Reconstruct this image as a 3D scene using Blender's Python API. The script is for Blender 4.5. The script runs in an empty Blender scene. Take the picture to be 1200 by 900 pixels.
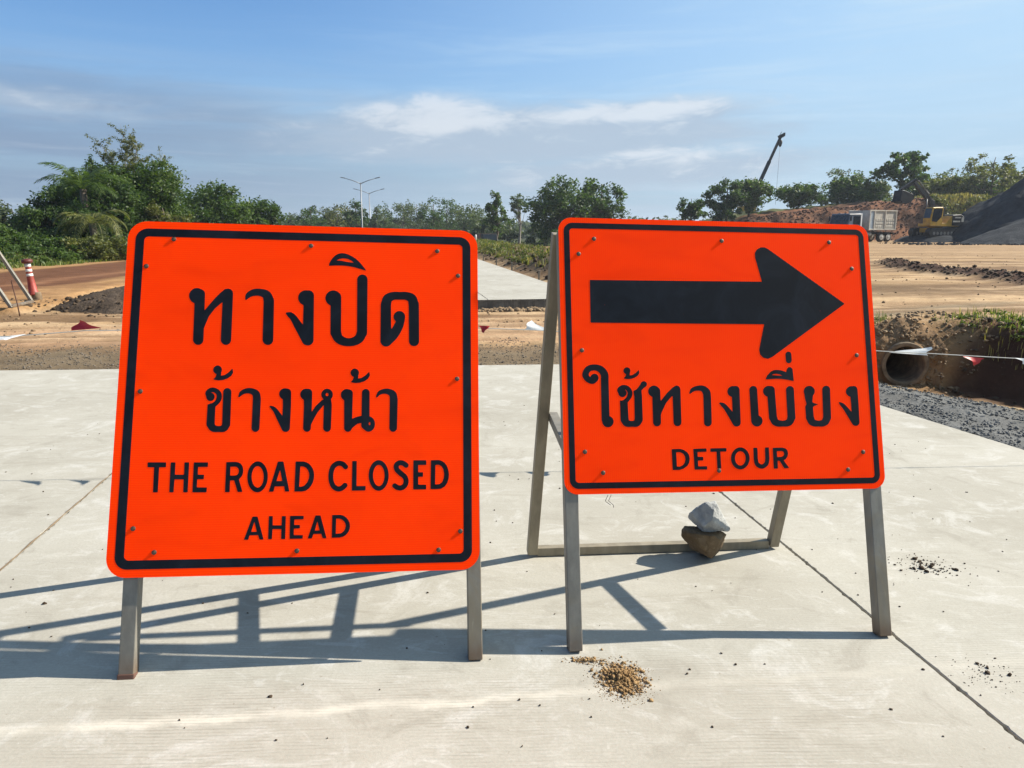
import bpy, bmesh, math, random
import numpy as np
from mathutils import Matrix, Vector

SC = bpy.context.scene
COL = SC.collection
rad = math.radians

# ---------------------------------------------------------------- camera, sky, sun, exposure
CAM_H = 1.5
PITCH = rad(11.4838)
FPX = 900.54                       # focal length in pixels of the 1200 px wide photograph
CROSSFALL = rad(1.104)             # the concrete slab falls to the right
cam_d = bpy.data.cameras.new('camera')
cam = bpy.data.objects.new('camera', cam_d); COL.objects.link(cam)
cam_d.sensor_width = 36.0; cam_d.lens = 36.0 * FPX / 1200.0
cam_d.clip_start = 0.05; cam_d.clip_end = 9000
cam.location = (0, 0, CAM_H); cam.rotation_euler = (math.pi / 2 - PITCH, 0, 0)
SC.camera = cam

SLAB = Matrix.Rotation(CROSSFALL, 4, 'Y')      # frame of the concrete slab
sun_vec = (SLAB.to_3x3() @ Vector((math.cos(rad(16.2)) * math.cos(rad(38.68)), math.sin(rad(16.2)) * math.cos(rad(38.68)), math.sin(rad(38.68))))).normalized()
sun_d = bpy.data.lights.new('sun', 'SUN'); sun = bpy.data.objects.new('sun', sun_d); COL.objects.link(sun)
sun_d.energy = 5.0; sun_d.angle = rad(0.53); sun_d.color = (1.0, 0.925, 0.80)
sun.location = (20, 6, 30)
sun.rotation_euler = sun_vec.to_track_quat('Z', 'Y').to_euler()

SC.view_settings.view_transform = 'Standard'; SC.view_settings.look = 'None'
EXPO = 0.9; SC.view_settings.exposure = EXPO; SC.view_settings.gamma = 1.0
SC.view_settings.use_curve_mapping = False
SC.render.engine = 'CYCLES'
SC.cycles.use_denoising = True
SC.cycles.max_bounces = 6; SC.cycles.diffuse_bounces = 3; SC.cycles.transparent_max_bounces = 6

class NT:
    """small helper for shader node trees"""
    def __init__(s, tree): s.t = tree; s.n = tree.nodes; s.l = tree.links
    def new(s, typ, ins=None, **props):
        nd = s.n.new(typ)
        for k, v in props.items(): setattr(nd, k, v)
        for k, v in (ins or {}).items(): s.set(nd.inputs[k], v)
        return nd
    def set(s, sock, v):
        if isinstance(v, bpy.types.NodeSocket): s.l.new(v, sock)
        elif v is not None:
            if sock.type == 'RGBA' and len(v) == 3: v = (*v, 1)
            sock.default_value = v
    def math(s, op, a, b=None, c=None, clamp=False):
        nd = s.new('ShaderNodeMath', operation=op, use_clamp=clamp)
        for i, v in enumerate((a, b, c)):
            if v is not None: s.set(nd.inputs[i], v)
        return nd.outputs[0]
    def mix(s, f, a, b, blend='MIX'):
        nd = s.new('ShaderNodeMix', data_type='RGBA', blend_type=blend)
        s.set(nd.inputs[0], f); s.set(nd.inputs[6], a); s.set(nd.inputs[7], b)
        return nd.outputs[2]
    def ramp(s, v, lo, hi, a=0.0, b=1.0, smooth=True):
        nd = s.new('ShaderNodeMapRange', interpolation_type='SMOOTHSTEP' if smooth else 'LINEAR')
        s.set(nd.inputs[0], v); s.set(nd.inputs[1], lo); s.set(nd.inputs[2], hi); s.set(nd.inputs[3], a); s.set(nd.inputs[4], b)
        return nd.outputs[0]
    def scale(s, vec, sc, loc=(0, 0, 0)):
        nd = s.new('ShaderNodeMapping'); s.set(nd.inputs['Vector'], vec)
        nd.inputs['Scale'].default_value = sc; nd.inputs['Location'].default_value = loc
        return nd.outputs[0]
    def noise(s, vec, scale, detail=4, rough=0.55, dist=0.0):
        nd = s.new('ShaderNodeTexNoise', {'Scale': scale, 'Detail': detail, 'Roughness': rough, 'Distortion': dist})
        if vec is not None: s.set(nd.inputs['Vector'], vec)
        return nd.outputs[0]

# ---- sky
world = bpy.data.worlds.new('World'); SC.world = world; world.use_nodes = True
w = NT(world.node_tree); w.n.clear()
SKY_STRENGTH = 0.068
sky = w.new('ShaderNodeTexSky', sky_type='NISHITA', sun_disc=False)
sky.sun_elevation = math.asin(sun_vec.z); sky.sun_rotation = math.atan2(sun_vec.x, sun_vec.y)
sky.altitude = 50; sky.air_density = 1.0; sky.dust_density = 1.2; sky.ozone_density = 2.0
tc = w.new('ShaderNodeTexCoord')
sep = w.new('ShaderNodeSeparateXYZ', {0: tc.outputs['Generated']})
az = w.math('ARCTAN2', sep.outputs[0], sep.outputs[1]); el = w.math('ARCSINE', sep.outputs[2])
def aev(ka, ke, oa=0.0):
    nd = w.new('ShaderNodeCombineXYZ'); w.set(nd.inputs[0], w.math('MULTIPLY', az, ka)); w.set(nd.inputs[1], w.math('MULTIPLY', el, ke)); nd.inputs[2].default_value = oa
    return nd.outputs[0]
def blob(a0, e0, wa, we, tilt=0.0):
    da = w.math('SUBTRACT', az, a0)
    de = w.math('SUBTRACT', w.math('SUBTRACT', el, e0), w.math('MULTIPLY', da, tilt))
    x = w.math('DIVIDE', da, wa); y = w.math('DIVIDE', de, we)
    r = w.math('SQRT', w.math('ADD', w.math('MULTIPLY', x, x), w.math('MULTIPLY', y, y)))
    return w.ramp(r, 1.0, 0.0)
def mx(*v):
    o = v[0]
    for q in v[1:]: o = w.math('MAXIMUM', o, q)
    return o
E1 = 1.275 / 2 ** EXPO / SKY_STRENGTH
n_big = w.noise(aev(7, 26), 1.0, 7, 0.58, 0.4)
n_str = w.noise(aev(3.0, 30, 3.7), 1.0, 6, 0.6, 0.6)
n_fine = w.noise(aev(16, 52, 1.3), 1.0, 7, 0.62, 0.5)
blue = w.mix(1.0, sky.outputs[0], (0.74, 1.03, 1.30), 'MULTIPLY')
def tone(r, g, b): return (E1 * r, E1 * g, E1 * b)
# whitish veil towards the sun's side, milky low sky
veil = w.ramp(az, -0.35, 0.70, 0.0, 0.82)
base = w.mix(veil, blue, tone(0.42, 0.585, 0.715))
low = w.ramp(el, 0.26, 0.0)
base = w.mix(w.math('MULTIPLY', low, 0.6), base, tone(0.34, 0.45, 0.58))
# grey-lavender sheet low on the left, thinning to the right
edge = w.math('ADD', w.math('ADD', el, w.math('MULTIPLY', az, 0.05)), w.math('ADD', w.math('MULTIPLY', w.math('SUBTRACT', n_str, 0.5), 0.07), w.math('MULTIPLY', w.math('SUBTRACT', n_big, 0.5), 0.05)))
sheet = w.math('MULTIPLY', w.ramp(edge, 0.165, 0.105), w.ramp(az, 0.42, -0.20, 0.15, 1.0))
base = w.mix(w.math('MULTIPLY', sheet, w.ramp(n_str, 0.25, 0.65, 0.45, 0.85)), base, w.mix(w.ramp(az, -0.55, 0.1), tone(0.18, 0.25, 0.372), tone(0.31, 0.41, 0.52)))
band = w.math('MULTIPLY', w.ramp(w.noise(aev(2.2, 46, 9.1), 1.0, 6, 0.6, 0.5), 0.48, 0.72), w.math('MULTIPLY', low, 0.55))
base = w.mix(band, base, tone(0.40, 0.475, 0.57))
# thin streaked cirrus, denser to the right
cir = w.math('MULTIPLY', w.ramp(n_str, 0.42, 0.75), w.ramp(az, -0.45, 0.40, 0.04, 0.55))
base = w.mix(cir, base, tone(0.50, 0.63, 0.74))
# one long soft cloud bank lying low across the middle, brighter along its crests
shape = mx(blob(0.03, 0.112, 0.52, 0.062, 0.02), blob(-0.09, 0.122, 0.22, 0.058, 0.0), blob(0.15, 0.132, 0.27, 0.036, 0.06), w.math('MULTIPLY', blob(0.16, 0.070, 0.40, 0.045, 0.05), 0.8), w.math('MULTIPLY', blob(-0.55, 0.130, 0.35, 0.035, -0.04), 0.5))
dens = w.ramp(w.math('ADD', w.math('MULTIPLY', shape, 0.95), w.math('ADD', w.math('MULTIPLY', n_big, 0.50), w.math('MULTIPLY', n_fine, 0.60))), 0.66, 1.22)
top_ = mx(blob(-0.09, 0.134, 0.17, 0.036, 0.0), blob(0.15, 0.140, 0.26, 0.020, 0.05), w.math('MULTIPLY', blob(0.20, 0.088, 0.22, 0.018, 0.05), 0.55))
lit = w.ramp(w.math('ADD', w.math('MULTIPLY', top_, 1.05), w.math('ADD', w.math('MULTIPLY', w.math('SUBTRACT', n_big, 0.5), 1.5), w.math('MULTIPLY', w.math('SUBTRACT', n_fine, 0.5), 2.2))), 0.05, 0.95)
ccol = w.mix(lit, tone(0.365, 0.445, 0.545), tone(0.60, 0.64, 0.69))
base = w.mix(w.math('MULTIPLY', dens, 0.82), base, ccol)
bg = w.new('ShaderNodeBackground', {'Color': base, 'Strength': SKY_STRENGTH})
wo = w.new('ShaderNodeOutputWorld'); w.l.new(bg.outputs[0], wo.inputs['Surface'])

# ---------------------------------------------------------------- helpers
def at(px, py, d):
    """world point seen at photograph pixel (px, py) standing d metres ahead"""
    t = (450 - py) / FPX; c, s = math.cos(PITCH), math.sin(PITCH)
    k = (t * c - s) / (c + t * s)          # (z - h) / d
    dz = k * d
    return Vector(((px - 600) / FPX * (d * c - dz * s), d, CAM_H + dz))

def tag(o, label=None, cat=None, group=None, kind=None):
    if label: o['label'] = label
    if cat: o['category'] = cat
    if group: o['group'] = group
    if kind: o['kind'] = kind
    return o

def empty(name, loc, label, cat, rz=0.0, group=None):
    o = bpy.data.objects.new(name, None); COL.objects.link(o)
    o.location = loc; o.rotation_euler = (0, 0, rz); o.empty_display_size = 0.2
    return tag(o, label, cat, group)

def link(name, me, mat=None, parent=None, loc=(0, 0, 0), rot=None):
    o = bpy.data.objects.new(name, me); COL.objects.link(o)
    if mat is not None and len(me.materials) == 0: me.materials.append(mat)
    o.parent = parent; o.location = loc
    if rot is not None: o.rotation_euler = rot
    return o

def np_mesh(name, V, F, smooth=False, attrs=None, colors=None):
    """mesh from arrays; F is (n,3) or (n,4)"""
    V = np.ascontiguousarray(V, dtype=np.float32); F = np.ascontiguousarray(F, dtype=np.int32)
    me = bpy.data.meshes.new(name); k = F.shape[1]
    me.vertices.add(len(V)); me.vertices.foreach_set('co', V.ravel())
    me.loops.add(F.size); me.loops.foreach_set('vertex_index', F.ravel())
    me.polygons.add(len(F)); me.polygons.foreach_set('loop_start', np.arange(0, F.size, k, dtype=np.int32))
    try: me.polygons.foreach_set('loop_total', np.full(len(F), k, dtype=np.int32))
    except Exception: pass
    if smooth: me.polygons.foreach_set('use_smooth', np.ones(len(F), dtype=bool))
    for nm, a in (attrs or {}).items():
        at_ = me.attributes.new(nm, 'FLOAT', 'FACE'); at_.data.foreach_set('value', np.asarray(a, np.float32))
    for nm, a in (colors or {}).items():
        at_ = me.attributes.new(nm, 'FLOAT_COLOR', 'POINT'); at_.data.foreach_set('color', np.asarray(a, np.float32).ravel())
    me.update(calc_edges=True); me.validate()
    return me

class MB:
    """mesh builder on bmesh: boxes, bars, tubes, prisms, lathes"""
    def __init__(s): s.b = bmesh.new()
    def box(s, c, size, rot=None, bev=0.0, tz=None):
        M = Matrix.Translation(Vector(c)) @ (rot.to_4x4() if rot is not None else Matrix.Identity(4)) @ Matrix.Diagonal((*size, 1))
        r = bmesh.ops.create_cube(s.b, size=1.0, matrix=M)
        if bev:
            es = list({e for v in r['verts'] for e in v.link_edges})
            bmesh.ops.bevel(s.b, geom=es, offset=bev, segments=2, affect='EDGES', profile=0.5)
        return s
    def bar(s, p0, p1, wx, wy, up=(0, 1, 0), bev=0.0):
        p0, p1 = Vector(p0), Vector(p1); z = (p1 - p0); L = z.length; z.normalize()
        y = Vector(up); y = (y - z * y.dot(z)).normalized(); x = y.cross(z)
        R = Matrix((x, y, z)).transposed()
        return s.box((p0 + p1) / 2, (wx, wy, L), R, bev)
    def tube(s, pts, rads, n=8, caps=True):
        pts = [Vector(p) for p in pts]
        if not hasattr(rads, '__len__'): rads = [rads] * len(pts)
        rings = []
        for i, p in enumerate(pts):
            d = (pts[min(i + 1, len(pts) - 1)] - pts[max(i - 1, 0)]).normalized()
            a = Vector((1, 0, 0)) if abs(d.x) < 0.8 else Vector((0, 1, 0))
            u = (a - d * a.dot(d)).normalized(); v = d.cross(u)
            rings.append([s.b.verts.new(p + (u * math.cos(2 * math.pi * k / n) + v * math.sin(2 * math.pi * k / n)) * rads[i]) for k in range(n)])
        for i in range(len(rings) - 1):
            for k in range(n):
                f = s.b.faces.new((rings[i][k], rings[i][(k + 1) % n], rings[i + 1][(k + 1) % n], rings[i + 1][k])); f.smooth = True
        if caps:
            s.b.faces.new(rings[0][::-1]); s.b.faces.new(rings[-1])
        return s
    def lathe(s, prof, n=20, c=(0, 0, 0), axis='Z'):
        c = Vector(c); rings = []
        for r, h in prof:
            ring = []
            for k in range(n):
                a = 2 * math.pi * k / n
                p = {'Z': (r * math.cos(a), r * math.sin(a), h), 'Y': (r * math.cos(a), h, r * math.sin(a)), 'X': (h, r * math.cos(a), r * math.sin(a))}[axis]
                ring.append(s.b.verts.new(c + Vector(p)))
            rings.append(ring)
        for i in range(len(rings) - 1):
            for k in range(n):
                f = s.b.faces.new((rings[i][k], rings[i][(k + 1) % n], rings[i + 1][(k + 1) % n], rings[i + 1][k])); f.smooth = True
        s.b.faces.new(rings[0][::-1]); s.b.faces.new(rings[-1])
        return s
    def prism(s, prof, y0, y1, bev=0.0):
        """profile in x,z extruded along y"""
        a = [s.b.verts.new((p[0], y0, p[1])) for p in prof]; b = [s.b.verts.new((p[0], y1, p[1])) for p in prof]
        fs = [s.b.faces.new(a), s.b.faces.new(b[::-1])]; n = len(prof)
        for i in range(n): fs.append(s.b.faces.new((a[i], b[i], b[(i + 1) % n], a[(i + 1) % n])))
        if bev:
            es = list({e for f in fs for e in f.edges}); bmesh.ops.bevel(s.b, geom=es, offset=bev, segments=1, affect='EDGES', profile=0.5)
        return s
    def mesh(s, name):
        bmesh.ops.recalc_face_normals(s.b, faces=s.b.faces)
        me = bpy.data.meshes.new(name); s.b.to_mesh(me); s.b.free(); return me
    def build(s, name, mat, parent=None, loc=(0, 0, 0), rot=None):
        return link(name, s.mesh(name), mat, parent, loc, rot)

# ---- value noise on numpy arrays
def vnoise(x, y, seed=0):
    xi = np.floor(x).astype(np.int64); yi = np.floor(y).astype(np.int64)
    fx = x - xi; fy = y - yi; fx = fx * fx * (3 - 2 * fx); fy = fy * fy * (3 - 2 * fy)
    def hsh(a, b):
        h = (a * 374761393 + b * 668265263 + seed * 974634777) & 0xffffffff
        h = ((h ^ (h >> 13)) * 1274126177) & 0xffffffff
        return ((h ^ (h >> 16)) & 0xffff) / 65535.0
    a = hsh(xi, yi); b = hsh(xi + 1, yi); c = hsh(xi, yi + 1); d = hsh(xi + 1, yi + 1)
    return (a * (1 - fx) + b * fx) * (1 - fy) + (c * (1 - fx) + d * fx) * fy
def fbm(x, y, oct=4, seed=0, gain=0.5):
    s = 0; a = 1; t = 0
    for i in range(oct):
        s = s + a * vnoise(x * 2 ** i + 17.3 * i, y * 2 ** i - 9.1 * i, seed + i); t += a; a *= gain
    return s / t
def sst(e0, e1, x):
    t = np.clip((x - e0) / (e1 - e0), 0, 1); return t * t * (3 - 2 * t)

# ---------------------------------------------------------------- materials
def mat(name, fn):
    m = bpy.data.materials.new(name); m.use_nodes = True
    t = NT(m.node_tree); t.n.clear()
    out = t.new('ShaderNodeOutputMaterial')
    t.l.new(fn(t), out.inputs['Surface'])
    return m
def bsdf(t, col, rough=0.6, metal=0.0, bump=None, bstr=0.3, bdist=0.01, spec=0.5):
    b = t.new('ShaderNodeBsdfPrincipled', {'Base Color': col, 'Roughness': rough, 'Metallic': metal, 'Specular IOR Level': spec})
    if bump is not None:
        bp = t.new('ShaderNodeBump', {'Height': bump, 'Strength': bstr, 'Distance': bdist}); t.l.new(bp.outputs[0], b.inputs['Normal'])
    return b.outputs[0]
def obj_co(t): return t.new('ShaderNodeTexCoord').outputs['Object']

def plain(name, col, rough=0.5, metal=0.0, var=0.25, scale=6.0, dirt=None, spec=0.5):
    k = 0.9 if min(col) > 0.6 else 0.70
    col = tuple(c * k for c in col); dirt = tuple(c * k for c in dirt) if dirt else None
    def fn(t):
        co = obj_co(t); n = t.noise(co, scale, 5, 0.6)
        c = t.mix(t.ramp(n, 0.3, 0.75), tuple(x * (1 - var) for x in col), tuple(min(1.0, x * (1 + var)) for x in col))
        if dirt:
            c = t.mix(t.ramp(t.noise(co, scale * 0.7, 6, 0.65), 0.5, 0.75, 0, 0.8), c, dirt)
        return bsdf(t, c, rough, metal, t.noise(co, scale * 8, 3), 0.15, 0.005, spec)
    return mat(name, fn)

def m_concrete(t):
    co = obj_co(t)
    big = t.noise(co, 0.9, 5, 0.6, 0.4); med = t.noise(co, 6.0, 6, 0.65, 0.3); fine = t.noise(co, 90.0, 4, 0.7)
    c = t.mix(t.ramp(big, 0.32, 0.68), (0.347, 0.327, 0.276), (0.410, 0.390, 0.336))
    c = t.mix(t.ramp(med, 0.52, 0.75, 0, 0.6), c, (0.485, 0.466, 0.413))
    c = t.mix(t.ramp(t.noise(t.scale(co, (0.5, 2.2, 1), (3, 1, 0)), 2.2, 6, 0.7, 0.8), 0.52, 0.72, 0, 0.55), c, (0.284, 0.260, 0.212))
    # scuffs and trowel smears, drawn out across the lane and criss-cross
    sm = t.noise(t.scale(co, (1.5, 8.0, 1), (7, 2, 0)), 1.7, 8, 0.75, 1.8)
    c = t.mix(t.ramp(sm, 0.54, 0.70, 0, 0.65), c, (0.523, 0.506, 0.464))
    rot = t.new('ShaderNodeMapping', {'Vector': co}); rot.inputs['Rotation'].default_value = (0, 0, 0.7); rot.inputs['Scale'].default_value = (1.2, 9.0, 1)
    sk = t.noise(rot.outputs[0], 3.0, 8, 0.8, 2.2)
    c = t.mix(t.ramp(sk, 0.60, 0.72, 0, 0.55), c, (0.542, 0.525, 0.482))
    mot = t.noise(co, 3.2, 8, 0.72, 0.8)
    c = t.mix(t.ramp(mot, 0.52, 0.66, 0, 0.6), c, (0.525, 0.512, 0.476)); c = t.mix(t.ramp(mot, 0.46, 0.32, 0, 0.55), c, (0.268, 0.248, 0.205))
    wrn = t.noise(co, 24.0, 6, 0.75, 1.0)
    c = t.mix(t.ramp(wrn, 0.60, 0.72, 0, 0.5), c, (0.504, 0.487, 0.437))
    c = t.mix(t.ramp(wrn, 0.38, 0.28, 0, 0.35), c, (0.239, 0.222, 0.186))
    c = t.mix(t.ramp(fine, 0.30, 0.75, 0.30, 0), c, (0.233, 0.217, 0.186))
    # dusty brown spots
    c = t.mix(t.ramp(t.noise(co, 38.0, 3, 0.5), 0.70, 0.78, 0, 0.6), c, (0.189, 0.150, 0.109))
    # pale laitance line where the broom texture begins
    sp = t.new('ShaderNodeSeparateXYZ', {0: co})
    q = t.math('SUBTRACT', sp.outputs[1], t.math('ADD', 2.255, t.math('MULTIPLY', sp.outputs[0], 0.145)))
    q = t.math('ADD', q, t.math('MULTIPLY', t.math('SUBTRACT', t.noise(co, 3.0, 6, 0.7), 0.5), 0.14))
    line = t.math('MULTIPLY', t.math('MULTIPLY', t.ramp(t.math('ABSOLUTE', q), 0.040, 0.0), t.ramp(med, 0.3, 0.6, 0.35, 1.0)), t.ramp(sp.outputs[0], 0.9, -0.4, 0.2, 0.7))
    c = t.mix(line, c, (0.567, 0.532, 0.456))
    # transverse tining, worn away in places
    v = t.math('ADD', sp.outputs[1], t.math('ADD', t.math('MULTIPLY', sp.outputs[0], -0.06), t.math('MULTIPLY', t.noise(co, 1.2, 3), 0.05)))
    tine = t.math('SINE', t.math('MULTIPLY', v, 2 * math.pi / 0.0150))
    broken = t.ramp(t.noise(t.scale(co, (4, 40, 1)), 2.0, 3, 0.6), 0.35, 0.65)
    tine = t.math('MULTIPLY', t.math('MULTIPLY', t.ramp(tine, -0.4, 0.9), broken), t.math('MULTIPLY', t.ramp(t.noise(co, 1.7, 4, 0.6), 0.40, 0.60), t.ramp(sp.outputs[1], 3.2, 2.0, 0.12, 1.0)))
    c = t.mix(t.math('MULTIPLY', tine, 0.34), c, (0.195, 0.177, 0.143))
    hgt = t.math('ADD', t.math('MULTIPLY', tine, -0.5), t.math('ADD', t.math('MULTIPLY', fine, 0.35), t.math('ADD', t.math('MULTIPLY', med, 0.8), t.math('MULTIPLY', wrn, 0.4))))
    return bsdf(t, c, 0.88, 0, hgt, 0.45, 0.004, 0.2)

def m_ground(t):
    co = obj_co(t)
    a = t.new('ShaderNodeVertexColor', layer_name='soil')
    n1 = t.noise(co, 1.3, 8, 0.68, 0.3); n2 = t.noise(co, 14.0, 5, 0.7)
    c = t.mix(t.ramp(n1, 0.28, 0.72, 0.75, 0.0), a.outputs[0], t.mix(1.0, a.outputs[0], (0.62, 0.56, 0.50), 'MULTIPLY'))
    c = t.mix(t.ramp(n2, 0.52, 0.70, 0, 0.5), c, t.mix(1.0, a.outputs[0], (1.30, 1.28, 1.25), 'MULTIPLY'))
    c = t.mix(t.ramp(n2, 0.42, 0.26, 0, 0.6), c, t.mix(1.0, a.outputs[0], (0.45, 0.42, 0.40), 'MULTIPLY'))
    hgt = t.math('ADD', n1, t.math('MULTIPLY', n2, 0.35))
    return bsdf(t, c, 0.95, 0, hgt, 0.8, 0.06, 0.1)

def m_leaf(c0, c1, c2, k=1.05):
    c0, c1, c2 = [tuple(x * k for x in c) for c in (c0, c1, c2)]
    def fn(t):
        a = t.new('ShaderNodeAttribute', attribute_name='tint'); f = a.outputs['Fac']
        c = t.mix(t.ramp(f, 0.0, 0.55, smooth=False), c0, c1); c = t.mix(t.ramp(f, 0.55, 1.0, smooth=False), c, c2)
        d = t.new('ShaderNodeBsdfPrincipled', {'Base Color': c, 'Roughness': 0.55, 'Specular IOR Level': 0.35})
        tr = t.new('ShaderNodeBsdfTranslucent', {'Color': t.mix(1.0, c, (1.5, 1.6, 0.7), 'MULTIPLY')})
        m = t.new('ShaderNodeMixShader', {0: 0.35}); t.l.new(d.outputs[0], m.inputs[1]); t.l.new(tr.outputs[0], m.inputs[2])
        return m.outputs[0]
    return fn

def m_orange(axis):
    def fn(t):
        # fluorescent sheeting: it gives back in red more than the red it receives
        co = obj_co(t); sp = t.new('ShaderNodeSeparateXYZ', {0: co})
        ln = t.math('SINE', t.math('MULTIPLY', sp.outputs[axis], 2 * math.pi / 0.008))
        n = t.noise(co, 2.2, 5, 0.6); gr = t.noise(co, 9.0, 6, 0.75, 0.6)
        f = t.math('ADD', t.math('MULTIPLY', n, 0.8), t.math('MULTIPLY', ln, 0.20))
        c = t.mix(t.ramp(f, 0.2, 0.65), (1.20, 0.042, 0.0), (1.38, 0.058, 0.0))
        wv = t.noise(t.scale(co, (0.7, 1, 3.0), (2, 0, 5)), 3.0, 6, 0.65, 1.5)
        c = t.mix(t.ramp(wv, 0.50, 0.75, 0, 0.55), c, (0.93, 0.036, 0.0))
        c = t.mix(t.ramp(gr, 0.54, 0.80, 0, 0.55), c, (0.88, 0.034, 0.001))
        sc = t.noise(t.scale(co, (2, 2, 9)), 3.5, 8, 0.8, 2.5)
        c = t.mix(t.ramp(sc, 0.67, 0.72, 0, 0.55), c, (1.05, 0.12, 0.05))
        return bsdf(t, c, 0.5, 0, t.math('ADD', t.math('MULTIPLY', ln, 0.03), t.math('ADD', n, t.math('MULTIPLY', gr, 0.12))), 0.14, 0.012, 0.05)
    return fn
def m_print(t):
    co = obj_co(t); n = t.noise(co, 5.0, 6, 0.7, 1.2)
    c = t.mix(t.ramp(n, 0.35, 0.75), (0.004, 0.006, 0.010), (0.011, 0.015, 0.023))
    c = t.mix(t.ramp(t.noise(t.scale(co, (1, 1, 3)), 14, 6, 0.75, 2.0), 0.68, 0.75, 0, 0.35), c, (0.055, 0.065, 0.085))
    c = t.mix(t.ramp(t.noise(co, 55, 4, 0.7, 0.5), 0.735, 0.75), c, (0.55, 0.06, 0.01))
    return bsdf(t, c, 0.5, 0, n, 0.08, 0.01, 0.15)
def m_galv(t, foot=1.0, tan=1.0):
    co = obj_co(t); n = t.noise(t.scale(co, (1, 1, 0.25)), 14, 5, 0.65); n2 = t.noise(co, 3.0, 6, 0.7, 0.5)
    c = t.mix(t.ramp(n, 0.3, 0.7), ((0.160, 0.150, 0.128), (0.205, 0.175, 0.125))[foot == 0], ((0.245, 0.230, 0.196), (0.310, 0.270, 0.195))[foot == 0])
    c = t.mix(t.ramp(n2, 0.50, 0.72, 0, 0.7), c, (0.225, 0.180, 0.115))
    c = t.mix(t.ramp(t.noise(co, 24, 5, 0.7), 0.66, 0.76, 0, 0.6), c, (0.075, 0.042, 0.024))
    sp = t.new('ShaderNodeSeparateXYZ', {0: co})
    c = t.mix(t.math('MULTIPLY', t.ramp(sp.outputs[2], 0.10, 0.01), t.ramp(n2, 0.35, 0.6, 0.1 * foot, 0.75 * foot)), c, (0.13, 0.075, 0.040))
    c = t.mix(t.ramp(t.noise(t.scale(co, (9, 9, 2)), 3, 6, 0.7, 0.6), 0.62, 0.75, 0, 0.5), c, (0.30, 0.27, 0.21))
    return bsdf(t, c, 0.55, 0.15, n, 0.15, 0.004, 0.35)
def m_rock(c0, c1, c2, k=0.62, bs=0.7):
    c0, c1, c2 = [tuple(x * k for x in c) for c in (c0, c1, c2)]
    def fn(t):
        co = obj_co(t); n = t.noise(co, 14, 7, 0.68, 0.3); n2 = t.noise(co, 60, 5, 0.7)
        c = t.mix(t.ramp(n, 0.3, 0.7), c0, c1); c = t.mix(t.ramp(n2, 0.58, 0.72, 0, 0.7), c, c2)
        return bsdf(t, c, 0.85, 0, t.math('ADD', n, t.math('MULTIPLY', n2, 0.6)), bs, 0.012, 0.25)
    return fn
def m_heap(c0, c1, c2, k=0.66):
    c0, c1, c2 = [tuple(x * k for x in c) for c in (c0, c1, c2)]
    def fn(t):
        co = obj_co(t); n = t.noise(co, 0.6, 8, 0.65, 0.6); n2 = t.noise(co, 9, 5, 0.75)
        c = t.mix(t.ramp(n, 0.35, 0.65), c0, c1); c = t.mix(t.ramp(n2, 0.55, 0.75, 0, 0.6), c, c2)
        return bsdf(t, c, 0.95, 0, t.math('ADD', n, n2), 0.8, 0.12, 0.12)
    return fn

M = {}
M['concrete'] = mat('broomed concrete', m_concrete)
M['concrete_face'] = plain('formed concrete face', (0.20, 0.175, 0.14), 0.9, var=0.35, scale=9)
M['ground'] = mat('soil', m_ground)
M['orange_h'] = mat('fluorescent orange sheeting with level grain', m_orange(2))
M['orange_v'] = mat('fluorescent orange sheeting with upright grain', m_orange(0))
M['print'] = mat('black sign print', m_print)
M['galv'] = mat('weathered galvanised steel', m_galv)
M['galv_tan'] = mat('dusty galvanised steel', lambda t: m_galv(t, 0.0))
M['alu'] = plain('bare aluminium', (0.5, 0.5, 0.5), 0.45, 0.7, var=0.1)
M['rust'] = plain('rusty bolt', (0.12, 0.085, 0.055), 0.55, 0.3, var=0.5, scale=90)
M['tan_conc'] = plain('tan weathered concrete', (0.25, 0.18, 0.11), 0.9, var=0.35, scale=7, dirt=(0.12, 0.07, 0.04))
M['white_cloth'] = plain('white plastic', (0.80, 0.80, 0.78), 0.5, var=0.06)
M['red_cloth'] = plain('red plastic', (0.62, 0.022, 0.025), 0.5, var=0.15)
M['cord'] = plain('pale cord', (0.65, 0.64, 0.60), 0.7, var=0.1)
M['wood'] = plain('grey timber', (0.30, 0.26, 0.20), 0.85, var=0.3, scale=12)
M['red_post'] = plain('faded red plastic', (0.42, 0.055, 0.035), 0.55, var=0.25, scale=9, dirt=(0.30, 0.14, 0.08))
M['white_post'] = plain('white reflective band', (0.75, 0.73, 0.70), 0.5, var=0.08)
M['bark'] = plain('bark', (0.16, 0.13, 0.10), 0.95, var=0.4, scale=8)
M['pale_bark'] = plain('pale bark', (0.34, 0.31, 0.26), 0.95, var=0.3, scale=8)
M['leaf'] = mat('green leaves', m_leaf((0.020, 0.042, 0.010), (0.050, 0.090, 0.018), (0.105, 0.150, 0.030)))
M['leaf_dark'] = mat('dark green leaves', m_leaf((0.017, 0.037, 0.012), (0.044, 0.082, 0.020), (0.098, 0.145, 0.034)))
M['leaf_olive'] = mat('olive leaves', m_leaf((0.040, 0.050, 0.014), (0.095, 0.110, 0.030), (0.190, 0.180, 0.060)))
M['leaf_grey'] = mat('greyish leaves', m_leaf((0.035, 0.052, 0.030), (0.075, 0.100, 0.055), (0.13, 0.16, 0.085)))
M['grass'] = mat('green grass', m_leaf((0.035, 0.055, 0.012), (0.090, 0.130, 0.025), (0.20, 0.22, 0.06)))
M['dry_grass'] = mat('dry grass', m_leaf((0.09, 0.075, 0.025), (0.20, 0.17, 0.06), (0.34, 0.28, 0.12)))
M['rock_brown'] = mat('brown rock', m_rock((0.105, 0.072, 0.040), (0.21, 0.15, 0.088), (0.33, 0.25, 0.16), 0.9, 1.0))
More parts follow.
